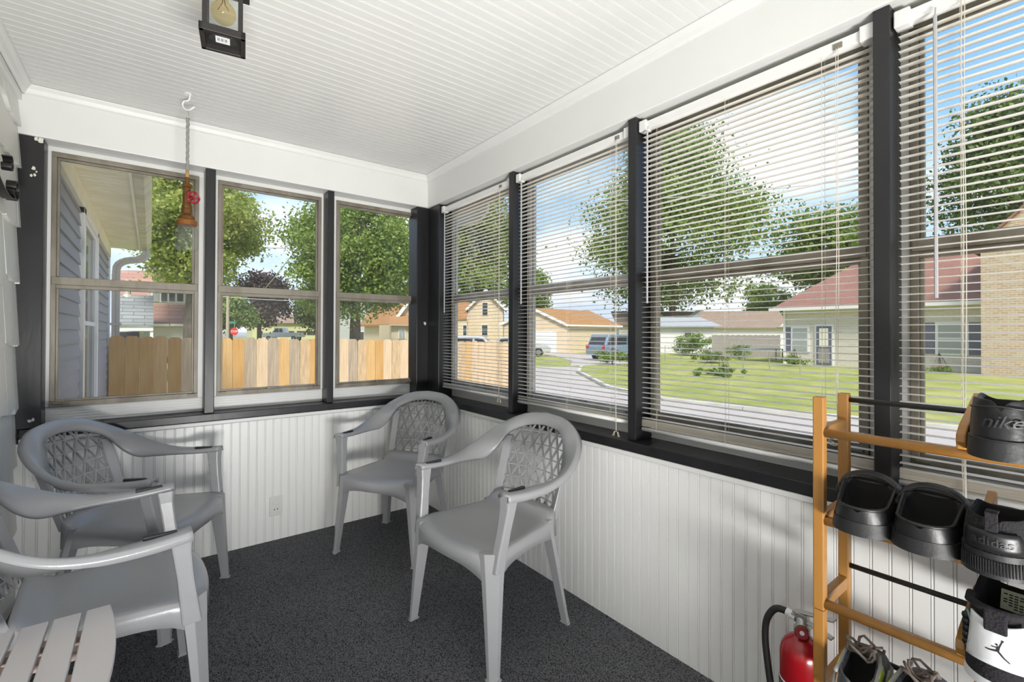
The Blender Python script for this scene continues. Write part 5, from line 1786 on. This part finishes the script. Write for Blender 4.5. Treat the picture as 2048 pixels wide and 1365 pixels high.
# cream gabled house at the edge of the third window
Y = 30.0
org = (ony(820, 670, Y).x, Y, GZ)
ch_ = empty('cream_house', org, label='cream clapboard gable house with brown lean-to roof next to the corner post', cat='house')
O = Vector(org)
gx0, gx1 = ony(787, 640, Y).x, ony(885, 640, Y).x
gm = (gx0 + gx1) / 2
ze, zp = ony(787, 640, Y).z, ony(836, 570, Y).z
b = MB()
b.prism([(gx0, GZ), (gx1, GZ), (gx1, ze), (gm, zp), (gx0, ze)], lambda u, v, d: (u - O.x, d - O.y, v - O.z), Y + 6, Y)
b.build('wall', M['cream_wall'], ch_)
for s_ in (-1, 1):
    b = MB()
    xe = gm + s_ * ((gx1 - gx0) / 2 + 0.35)
    zeo = ze - 0.35 * (zp - ze) / ((gx1 - gx0) / 2)
    P0, P1 = Vector((gm, Y - 0.35, zp)) - O, Vector((xe, Y - 0.35, zeo)) - O
    P2, P3 = Vector((xe, Y + 6.3, zeo)) - O, Vector((gm, Y + 6.3, zp)) - O
    up = Vector((0, 0, 0.14))
    qa = [P0, P1, P2, P3] if s_ < 0 else [P1, P0, P3, P2]
    b.hexa(qa, [q + up for q in qa])
    rf = b.build('roof', M['roof_brown'], ch_)
    b = MB()
    b.bar(P0 + Vector((0, -0.05, 0.03)), P1 + Vector((0, -0.05, 0.03)), 0.06, 0.22)
    b.build('rake_board', M['ext_white'], rf)
slopep(779, 890, 651, 633, Y - 2.6, Y - 0.02, 'lean_to_roof', M['roof_brown'], ch_, org)
bxp(783, 650, 890, 720, Y - 2.3, 2.2, 'lean_to_wall', M['cream_wall'], ch_, org)
bxp(779, 650, 890, 652.5, Y - 2.66, 0.1, 'gutter', M['ext_white'], ch_, org)
fw_ = bxp(797, 658, 811, 678, Y - 2.36, 0.06, 'window_frame', M['ext_white'], ch_, org)
bxp(799, 660, 803.5, 676, Y - 2.4, 0.05, 'pane', M['curtain'], fw_, org)
bxp(805, 660, 809.5, 676, Y - 2.4, 0.05, 'pane', M['curtain'], fw_, org)
for q in ch_.children: pass

# ---- houses across the side: built in the frame that looks back at the porch
def facing(px, d, lateral_px):
    """origin on the ground at column px, d metres ahead, with axes: u to the right in the picture, n toward the porch"""
    o = at(px, 667, d); o.z = GZ
    u = _r0.copy(); n = -_h0.copy()
    return o, u, n
class Frame:
    def __init__(s, px, d, turn=0.0):
        s.o = at(px, 667, d); s.o.z = GZ
        R_ = Matrix.Rotation(turn, 3, 'Z')
        s.u = R_ @ _r0; s.n = R_ @ (-_h0)
        s.d = d
    def q(s, u, z, n=0.0):               # local to the thing's empty (which sits at s.o)
        return s.u * u + s.n * n + Vector((0, 0, z))
    def box(s, name, m, parent, u0, u1, z0, z1, n0, n1, bevel=0.0):
        b = MB()
        b.hexa([s.q(u0, z0, n1), s.q(u1, z0, n1), s.q(u1, z0, n0), s.q(u0, z0, n0)], [s.q(u0, z1, n1), s.q(u1, z1, n1), s.q(u1, z1, n0), s.q(u0, z1, n0)])
        return b.build(name, m, parent, bevel=bevel)
    def poly(s, name, m, parent, pts, n0, n1):
        b = MB()
        b.prism(pts, lambda u, v, d: s.q(u, v, d), n0, n1)
        return b.build(name, m, parent)
    def slab(s, name, m, parent, quad, t=0.12):
        b = MB()
        a = [s.q(*p) for p in quad]
        b.hexa(a, [p + Vector((0, 0, t)) for p in a])
        return b.build(name, m, parent)

# second cream house, seen through the corner blind
f = Frame(972, 56)
m_ = 56 / FPX
h2 = empty('gable_house', f.o, label='cream two-storey gable house behind the corner blind', cat='house')
f.poly('wall', M['cream_wall'], h2, [(-36 * m_, 0), (34 * m_, 0), (34 * m_, 48 * m_ + 1.88), (0, 84 * m_ + 1.88), (-36 * m_, 48 * m_ + 1.88)], -7, 0)
for s_ in (-1, 1):
    rf = f.slab('roof', M['roof_brown'], h2, [(0, 85 * m_ + 1.88, 0.35), (s_ * 40 * m_, 45 * m_ + 1.88, 0.35), (s_ * 40 * m_, 45 * m_ + 1.88, -7.3), (0, 85 * m_ + 1.88, -7.3)][::s_ or 1])
    b = MB(); b.bar(f.q(0, 85 * m_ + 1.9, 0.4), f.q(s_ * 40 * m_, 45 * m_ + 1.9, 0.4), 0.08, 0.25); b.build('rake_board', M['ext_white'], rf)
f.slab('lean_to_roof', M['roof_brown'], h2, [(-75 * m_, 26 * m_ + 1.88, 1.6), (-36 * m_, 26 * m_ + 1.88, 1.6), (-36 * m_, 62 * m_ + 1.88, -2.5), (-75 * m_, 62 * m_ + 1.88, -2.5)])
f.box('lean_to_wall', M['cream_wall'], h2, -73 * m_, -36 * m_, 0, 27 * m_ + 1.88, -4, 1.4)
for (u0, u1, z0, z1) in ((-7, 3, 36, 60), (-8, 3, -5, 16), (-43, -36.5, -5, 15)):
    w_ = f.box('window_frame', M['ext_white'], h2, (u0 - 1.2) * m_, (u1 + 1.2) * m_, z0 * m_ + 1.8, z1 * m_ + 1.95, 0.0 if u0 > -40 else 1.42, 0.08 if u0 > -40 else 1.5)
    f.box('pane', M['ext_glass'], w_, u0 * m_, u1 * m_, z0 * m_ + 1.88, (z0 + z1) / 2 * m_ + 1.84, 0.08 if u0 > -40 else 1.5, 0.11 if u0 > -40 else 1.53)
    f.box('pane', M['ext_glass'], w_, u0 * m_, u1 * m_, (z0 + z1) / 2 * m_ + 1.90, z1 * m_ + 1.88, 0.08 if u0 > -40 else 1.5, 0.11 if u0 > -40 else 1.53)

# garage with brown roof
f = Frame(1133, 44, radians(-12))
m_ = 44 / FPX
ga = empty('garage', f.o, label='cream garage with brown shingle roof and white overhead door', cat='garage')
W_, D_, HE, HP = 6.0, 7.5, 2.72, 4.15
f.poly('front_wall', M['cream_wall'], ga, [(-W_, 0), (0, 0), (0, HE), (-W_ / 2, HP), (-W_, HE)], -0.2, 0)
sd = f.u * 0.62 - f.n * 0.785           # the side wall recedes to the right
def sq(u, z, n): return f.u * u + sd * n + Vector((0, 0, z))
b = MB(); b.hexa([sq(-0.15, 0, 0.01), sq(0, 0, 0.01), sq(0, 0, D_), sq(-0.15, 0, D_)], [sq(-0.15, HE, 0.01), sq(0, HE, 0.01), sq(0, HE, D_), sq(-0.15, HE, D_)])
b.build('side_wall', M['cream_wall'], ga)
for s_, quad in ((1, [(0.35, HE - 0.16), (-W_ / 2, HP)]), (-1, [(-W_ / 2, HP), (-W_ - 0.35, HE - 0.16)])):
    (u0, z0), (u1, z1) = quad
    b = MB()
    a = [sq(u1, z1, -0.3), sq(u0, z0, -0.3), sq(u0, z0, D_ + 0.3), sq(u1, z1, D_ + 0.3)]
    b.hexa(a, [p + Vector((0, 0, 0.12)) for p in a])
    rf = b.build('roof', M['roof_brown'], ga)
    b = MB(); b.bar(a[0] + Vector((0, 0, 0.03)), a[1] + Vector((0, 0, 0.03)), 0.08, 0.24); b.build('rake_board', M['ext_white'], rf)
b = MB(); b.bar(sq(0.40, HE - 0.12, -0.3), sq(0.40, HE - 0.12, D_ + 0.3), 0.14, 0.16); b.build('gutter', M['ext_white'], ga)
dr = f.box('overhead_door', M['ext_white'], ga, -5.0, -0.95, 0.02, 2.05, 0.0, 0.06)
for i in range(3):
    f.box('door_panel', M['car_white'], dr, -4.95, -1.0, 0.06 + i * 0.66, 0.68 + i * 0.66, 0.06, 0.09)

# ---- parked vehicles
def vehicle(name, label, o, ang, L, W, H, paint, kind='suv', group='parked cars'):
    root = empty(name, o, ang, label=label, cat='truck' if kind == 'pickup' else 'car', group=group)
    hw = W / 2
    if kind == 'suv':
        low = [(-L / 2, 0.38), (L / 2, 0.38), (L / 2, 0.80), (L / 2 - 0.25, 0.98), (L / 2 - 1.15, 1.06), (-L / 2 + 0.05, 1.08), (-L / 2, 0.9)]
        cab = [(L / 2 - 1.15, 1.05), (L / 2 - 1.85, H - 0.06), (L / 2 - 2.2, H), (-L / 2 + 0.45, H), (-L / 2 + 0.08, 1.06)]
        panes = [[(L / 2 - 1.45, 1.12), (L / 2 - 1.93, H - 0.14), (0.05, H - 0.12), (0.05, 1.12)], [(-0.05, 1.12), (-0.05, H - 0.12), (-1.02, H - 0.12), (-1.02, 1.12)], [(-1.14, 1.12), (-1.14, H - 0.12), (-L / 2 + 0.55, H - 0.14), (-L / 2 + 0.35, 1.12)]]
    else:
        low = [(-L / 2, 0.55), (L / 2, 0.50), (L / 2, 0.95), (L / 2 - 0.2, 1.15), (L / 2 - 1.35, 1.22), (-L / 2, 1.24)]
        cab = [(L / 2 - 1.35, 1.2), (L / 2 - 1.95, H), (L / 2 - 3.0, H), (L / 2 - 3.25, 1.22)]
        panes = [[(L / 2 - 1.6, 1.28), (L / 2 - 2.02, H - 0.12), (L / 2 - 2.45, H - 0.12), (L / 2 - 2.45, 1.28)], [(L / 2 - 2.55, 1.28), (L / 2 - 2.55, H - 0.12), (L / 2 - 2.95, H - 0.12), (L / 2 - 3.05, 1.28)]]
    b = MB(); b.prism(low, lambda u, v, d: (u, d, v), hw, -hw); b.build('body', paint, root, bevel=0.06, seg=3)
    b = MB(); b.prism(list(reversed(cab)) if False else cab, lambda u, v, d: (u, d, v), hw - 0.1, -hw + 0.1); b.build('cabin', paint, root, bevel=0.05, seg=3)
    for s_ in (-1, 1):
        for p_ in panes:
            b = MB(); b.prism(p_, lambda u, v, d: (u, d, v), s_ * (hw - 0.105), s_ * (hw - 0.092)); b.build('side_window', M['car_dark'], root)
        for wx in (L / 2 - 0.95, -L / 2 + 0.95):
            b = MB(); b.sm = False
            b.lathe([(0.20, -0.11), (0.34, -0.11), (0.36, -0.06), (0.36, 0.06), (0.34, 0.11), (0.20, 0.11)], 20, (wx, s_ * (hw - 0.09), 0.36), Matrix.Rotation(pi / 2, 3, 'X'))
            wl = b.build('wheel', M['tyre'], root)
            b = MB(); b.lathe([(0.05, -0.115), (0.21, -0.112), (0.21, 0.112), (0.05, 0.115)], 12, (wx, s_ * (hw - 0.09), 0.36), Matrix.Rotation(pi / 2, 3, 'X')); b.build('rim', M['rim'], wl)
        b = MB(); b.box((L / 2 - 0.22, s_ * (hw - 0.45), 0.74), (L / 2 + 0.012, s_ * (hw - 0.06), 0.90)); b.build('headlamp', M['car_white'], root)
        b = MB(); b.box((-L / 2 - 0.012, s_ * (hw - 0.30), 0.86), (-L / 2 + 0.05, s_ * (hw - 0.04), 1.08)); b.build('tail_lamp', M['sign_red'], root)
    for e_ in (1, -1):
        if kind == 'suv':
            q = [(-hw + 0.2, 1.13), (hw - 0.2, 1.13), (hw - 0.28, H - 0.14), (-hw + 0.28, H - 0.14)]
            fx = (lambda v: (L / 2 - 1.15 - (v - 1.05) / (H - 0.06 - 1.05) * 0.70 + 0.02)) if e_ > 0 else (lambda v: (-L / 2 + 0.08 + (v - 1.06) / (H - 1.06) * 0.37 - 0.02))
            b = MB(); b.add([(fx(v), u, v) for u, v in q], [(0, 1, 2, 3)]); 
            o_ = b.build('windscreen' if e_ > 0 else 'rear_window', M['car_dark'], root); solidify(o_, 0.01, 0)
    return root
RA = math.atan2(_r0.y, _r0.x)
o = at(950, 667, 24); o.z = GZ
vehicle('suv', 'silver sport utility car whose dark side windows show above the fence in the corner blind', o, RA, 4.7, 1.85, 1.74, M['car_silver'])
o = at(1046, 667, 38); o.z = GZ
vehicle('silver_car', 'silver car with its front wheel showing in front of the white garage door', o, RA - 0.1, 4.5, 1.8, 1.56, M['car_silver'])
o = at(1236, 667, 33); o.z = GZ
vehicle('blue_car', 'blue-grey utility vehicle parked beside the garage, seen from behind', o, RA + 0.62, 4.5, 1.85, 1.80, M['car_blue'])
o = at(568, 667, 72); o.z = -0.02
MB().box((o.x - 22, o.y - 14, GZ), (o.x + 22, o.y + 30, -0.02)).build('far_rise', M['grass'], kind='structure')
vehicle('pickup_truck', 'white pickup truck beyond the fence in the middle far window', o, RA + pi, 5.7, 1.95, 1.95, M['car_white'], 'pickup')

# ---- sheds, fences and garden left of the ranch house
f = Frame(1360, 43, radians(-14))
sh = empty('shed', f.o, label='small white shed with flat grey roof behind the green shrub', cat='shed')
f.box('wall', M['ext_white'], sh, -3.6, 2.9, 0, 2.55, -3, 0)
f.slab('roof', M['asphalt'], sh, [(-4.0, 2.45, 0.5), (3.5, 2.45, 0.5), (2.2, 3.35, -3.2), (-4.0, 3.35, -3.2)])
w_ = f.box('window_frame', M['curb'], sh, 0.35, 1.05, 1.35, 2.05, 0, 0.06)
f.box('pane', M['ext_glass'], w_, 0.45, 0.95, 1.45, 1.95, 0.06, 0.09)
f.box('door', M['car_white'], sh, -3.2, -2.3, 0, 2.0, 0, 0.06)
f = Frame(1485, 52, radians(-10))
lb = empty('long_building', f.o, label='long white building with a taupe shingle roof behind the grey fence', cat='building')
f.box('wall', M['ext_white'], lb, -4.6, 4.4, 0, 2.6, -5, 0)
f.slab('roof', M['roof_taupe'], lb, [(-5.0, 2.45, 0.5), (4.8, 2.45, 0.5), (4.8, 4.4, -3.0), (-3.8, 4.4, -3.0)])
f.poly('gable', M['ext_white'], lb, [(3.4, 2.6), (4.6, 2.6), (4.6, 3.4)], 0.5, 0.6)
f = Frame(1330, 66, radians(0))
fb = empty('background_house', f.o, label='low house with brown roof and pale dormer at the back, left of the long building', cat='house')
f.box('wall', M['beige_wall'], fb, -6.5, 5.5, 0, 3.2, -5, 0)
f.slab('roof', M['roof_taupe'], fb, [(-7, 3.0, 0.6), (6, 3.0, 0.6), (6, 5.0, -3.0), (-7, 5.0, -3.0)])
f.poly('dormer', M['ext_white'], fb, [(3.6, 3.4), (6.6, 3.4), (6.6, 4.1), (5.1, 5.2), (3.6, 4.1)], -2.0, 0.3)
b = MB(); b.tube([f.q(-3.3, 2, -1), f.q(-3.3, 10.0, -1)], 0.28, 8); b.build('chimney_pole', M['roof_brown'], fb)
f = Frame(1493, 37, radians(-8))
gf = empty('garden_fence', f.o, label='weathered grey board fence behind the garden left of the ranch house', cat='fence')
b0 = MB(); b0.hexa([f.q(-0.068, 0, 0.02), f.q(0.068, 0, 0.02), f.q(0.068, 0, 0), f.q(-0.068, 0, 0)], [f.q(-0.068, 1.75, 0.02), f.q(0.068, 1.75, 0.02), f.q(0.068, 1.75, 0), f.q(-0.068, 1.75, 0)])
me_ = b0.mesh('board', M['old_wood'])
for i in range(36):
    link('board', me_, gf, loc=f.q(-2.55 + i * 0.142, 0.02 * ((i * 7) % 3), 0))
for zz in (0.4, 1.3):
    f.box('rail', M['old_wood'], gf, -2.6, 2.55, zz, zz + 0.09, -0.05, 0)
def shrub(name, label, px, py, d, rx, rz, key, n, leaf, seed, group='garden plants'):
    c0 = at(px, py, d)
    return tree(name, label, (c0.x, c0.y, GZ), (c0.x, c0.y, GZ + rz * 0.9), rx, rz, LEAF[key], n, leaf=leaf, seed=seed, trunk=0.03, nc=26, group=group, cat='shrub', gap=0.1)
shrub('clipped_shrub', 'large round green shrub in front of the white shed', 1385, 690, 40, 1.9, 0.95, 'shrub', 6000, 0.15, 31)
shrub('garden_plants', 'patch of leafy garden plants below the grey board fence', 1420, 718, 30, 1.4, 0.40, 'shrub', 3500, 0.13, 32)
shrub('garden_plants', 'row of low weeds along the wire fence on the lawn', 1440, 745, 21, 1.7, 0.22, 'shrub', 3500, 0.11, 33)
shrub('garden_plants', 'spiky green clump near the corner of the ranch house', 1590, 722, 27.5, 0.8, 0.35, 'shrub', 900, 0.14, 34)
shrub('garden_plants', 'yellow-green flowering bush beside the blue garden table', 1478, 700, 35.5, 1.0, 0.6, 'shrub', 1200, 0.14, 35)
shrub('vine_bush', 'tangled green vines in front of the blue-grey vehicle', 1225, 712, 28, 1.3, 0.5, 'shrub', 1500, 0.16, 36)
f = Frame(1510, 33)
gt = empty('garden_table', f.o, label='blue-grey garden table standing by the grey board fence', cat='table')
f.slab('tabletop', M['blue_top'], gt, [(-1.0, 0.78, 0.5), (1.8, 0.78, 0.5), (1.8, 0.78, -0.5), (-1.0, 0.78, -0.5)], 0.05)
for u_ in (-0.9, 1.7):
    for n_ in (0.4, -0.4):
        f.box('leg', M['old_wood'], gt, u_ - 0.03, u_ + 0.03, 0, 0.78, n_ - 0.03, n_ + 0.03)
wf = empty('wire_fence', gnd(1480, 740), label='low wire fence with thin metal posts across the lawn', cat='fence')
p0, p1 = gnd(1330, 722), gnd(1600, 748)
o_ = Vector(wf.location)
for i in range(7):
    p = p0.lerp(p1, i / 6) - o_
    b = MB(); b.tube([p, p + Vector((0, 0, 1.05))], 0.022, 6); b.build('post', M['steel'], wf)
for zz in (0.25, 0.65, 1.03):
    b = MB(); b.tube([p0 - o_ + Vector((0, 0, zz)), p1 - o_ + Vector((0, 0, zz))], 0.008, 5); b.build('wire', M['steel'], wf)

# ---- brick ranch house across the street (its front runs parallel to the blind wall)
RX = 30.2
rh = empty('ranch_house', (RX, 5.0, GZ), label='pale brick ranch house with red hip roof and white windows across the street', cat='house')
LR = lambda x, y, z: (x - RX, y - 5.0, z - GZ)
def rz_(px, py): return onx(px, py, RX).z
def ry_(px): return onx(px, 690, RX).y
yL, yC = ry_(1568), ry_(1952)
ze = rz_(1700, 613)
MB().box(LR(RX, yC - 1.0, GZ), LR(RX + 8, yL, ze)).build('wall', M['brick_pale'], rh)
# hip roof
ov = 0.55
zr = ze + 3.6
b = MB()
A0, A1 = LR(RX - ov, yL + ov, ze), LR(RX - ov, yC - 8, ze)
A2, A3 = LR(RX + 8 + ov, yC - 8, ze), LR(RX + 8 + ov, yL + ov, ze)
R0, R1 = LR(RX + 4, yL - 3.9, zr), LR(RX + 4, yC - 8, zr)
b.add([A0, A1, A2, A3, R0, R1], [(0, 4, 5, 1), (1, 5, 2), (2, 5, 4, 3), (3, 4, 0), (0, 1, 2, 3)])
b.build('roof', M['roof_red'], rh)
MB().box(LR(RX - ov - 0.1, yC - 1.0, ze - 0.16), LR(RX - ov + 0.02, yL + ov + 0.1, ze + 0.02)).build('gutter', M['ext_white'], rh)
MB().box(LR(RX - ov, yC - 1.0, ze - 0.08), LR(RX, yL + ov, ze - 0.02)).build('soffit', M['ext_white'], rh)
MB().box(LR(RX - 0.12, yL - 0.12, GZ), LR(RX - 0.02, yL + 0.0, ze - 0.1)).build('downspout', M['ext_white'], rh)
def r_window(px0, px1, py0, py1, shutters, door=False):
    y0, y1 = ry_(px0), ry_(px1)
    z1, z0 = rz_((px0 + px1) / 2, py0), rz_((px0 + px1) / 2, py1)
    fr = MB().box(LR(RX - 0.06, y1 - 0.10, z0 - 0.10), LR(RX + 0.02, y0 + 0.10, z1 + 0.10)).build('door_frame' if door else 'window_frame', M['ext_white'], rh)
    zm = (z0 + z1) / 2
    if not door:
        MB().box(LR(RX - 0.09, y1 + 0.02, z0), LR(RX - 0.05, y0 - 0.02, zm - 0.05)).build('pane', M['curtain'], fr)
        MB().box(LR(RX - 0.09, y1 + 0.02, zm + 0.05), LR(RX - 0.05, y0 - 0.02, z1)).build('pane', M['curtain'], fr)
    else:
        MB().box(LR(RX - 0.10, y1, z0), LR(RX - 0.05, y0, z1)).build('door', M['shutter'], fr)
        MB().box(LR(RX - 0.12, y1 + 0.16, zm - 0.1), LR(RX - 0.09, y0 - 0.16, z1 - 0.15)).build('pane', M['cream_trim'], fr)
        MB().box(LR(RX - 0.12, y1 + 0.10, z0 + 0.1), LR(RX - 0.09, y0 - 0.10, zm - 0.2)).build('kick_panel', M['old_wood'], fr)
    for s_ in shutters:
        w = 0.42
        ya = y0 + 0.12 if s_ < 0 else y1 - 0.12 - w
        MB().box(LR(RX - 0.05, ya, z0 - 0.05), LR(RX + 0.01, ya + w, z1 + 0.05)).build('shutter', M['shutter'], rh)
r_window(1586, 1616, 657, 702, (-1,))
r_window(1634, 1664, 652, 730, (), True)
r_window(1876, 1932, 648, 707, (-1, 1))
# tan brick wing with a gable toward the street, right of the ranch front
WXF = RX - 1.4
zg = onx(2048, 480, WXF).z + 1.5
yw = onx(1962, 690, WXF).y
b = MB()
b.prism([(yw, GZ), (yw - 7, GZ), (yw - 7, ze), (yw - 3.5, zg + 2.2), (yw, zg - 1.6)], lambda u, v, d: LR(d, u, v), WXF, WXF + 8)
b.build('brick_wing', M['brick_tan'], rh)
for (ya, za) in ((yw + 0.25, zg - 1.87), (yw - 7.25, ze - 0.30)):
    b = MB()
    q4 = [LR(WXF - 0.25, yw - 3.5, zg + 2.2), LR(WXF - 0.25, ya, za), LR(WXF + 8.2, ya, za), LR(WXF + 8.2, yw - 3.5, zg + 2.2)]
    if ya < yw: q4.reverse()
    b.hexa(q4, [(x_, y_, z_ + 0.14) for x_, y_, z_ in q4])
    b.build('wing_roof', M['roof_red'], rh)
c0 = at(1880, 738, 23.0)
fl = shrub('flower_bed', 'low green plants with orange flowers under the shuttered window', 1878, 738, 22.6, 0.75, 0.20, 'shrub', 700, 0.10, 38)
b = MB()
rnd = random.Random(9)
for i in range(40):
    p = Vector((rnd.gauss(0, 0.4), rnd.gauss(0, 0.4), rnd.uniform(0.25, 0.42)))
    b.add([p + Vector((-0.05, 0, 0)), p + Vector((0, -0.05, 0.02)), p + Vector((0.05, 0, 0)), p + Vector((0, 0.05, 0.02))], [(0, 1, 2, 3)])
b.build('blossoms', M['flower'], fl, kind='stuff')

# ---- street furniture and wires
o = at(455, 667, 38); o.z = GZ
up_ = empty('utility_pole', o, label='weathered wooden utility pole beside the stop sign', cat='pole')
b = MB(); b.tube([(0, 0, 0), (0, 0, 4.9)], [0.14, 0.10], 10); b.build('shaft', M['pole_wood'], up_)
o = at(468.5, 667, 44); o.z = GZ
st = empty('stop_sign', o, math.atan2(_r0.y, _r0.x), label='red octagonal stop sign with green street sign above the fence', cat='sign')
zc = at(468.5, 663.5, 44).z - GZ
b = MB(); b.tube([(0, 0.03, 0), (0, 0.03, zc + 1.1)], 0.03, 8); b.build('sign_post', M['steel'], st)
b = MB(); b.prism([(0.38 * cos(pi / 8 + i * pi / 4), zc + 0.38 * sin(pi / 8 + i * pi / 4)) for i in range(8)], lambda u, v, d: (u, d, v), 0.01, -0.01)
fc = b.build('sign_face', M['sign_red'], st)
t_ = link('lettering', text_mesh('STOP', 0.27, 0.002, M['car_white']), fc, loc=(0, -0.014, zc)); t_.rotation_euler = (pi / 2, 0, 0)
b = MB(); b.box((-0.55, 0.0, zc + 0.75), (0.15, 0.02, zc + 0.95)); b.build('street_name_plate', M['sign_green'], st)
def wire(label, a, c_, sag=0.2, r=0.028, i=0):
    A_, C_ = at(*a), at(*c_)
    pts = [A_.lerp(C_, t / 10) - Vector((0, 0, sag * 4 * (t / 10) * (1 - t / 10))) for t in range(11)]
    b = MB(); b.tube([p - A_ for p in pts], r, 5)
    o = b.build('overhead_wire', M['wire'], None, label=label, cat='wire', group='overhead wires')
    o.location = A_
wire('overhead wire rising steeply to the right in the middle far window', (400, 494, 26), (662, 408, 30), 0.3)
wire('level overhead wire at mid height of the middle far window', (385, 496, 24), (860, 488, 30), 0.1)
wire('thin slanting overhead wire crossing the sky in the middle far window', (520, 590, 34), (650, 425, 24), 0.05)
wire('overhead wire sloping down right in the third far window', (640, 478, 26), (900, 532, 26), 0.2)
wire('low overhead wire just above the meeting rail of the far windows', (430, 592, 40), (870, 590, 40), 0.5)
wire('thin overhead wire across the white cloud behind the wide blind', (1180, 405, 32), (1850, 340, 30), 0.3)
# scalloped cream eave end outside the corner blind
b = MB()
pl = [onx(*q, 0.46) for q in ((893, 430), (905, 455), (935, 450), (960, 440), (974, 422), (976, 400), (893, 400))]
b.prism([(-p.y, p.z) for p in pl], lambda u, v, d: (d, -u, v), 0.46, 0.48)
b.build('eave_board', M['cream_trim'], wall_right)
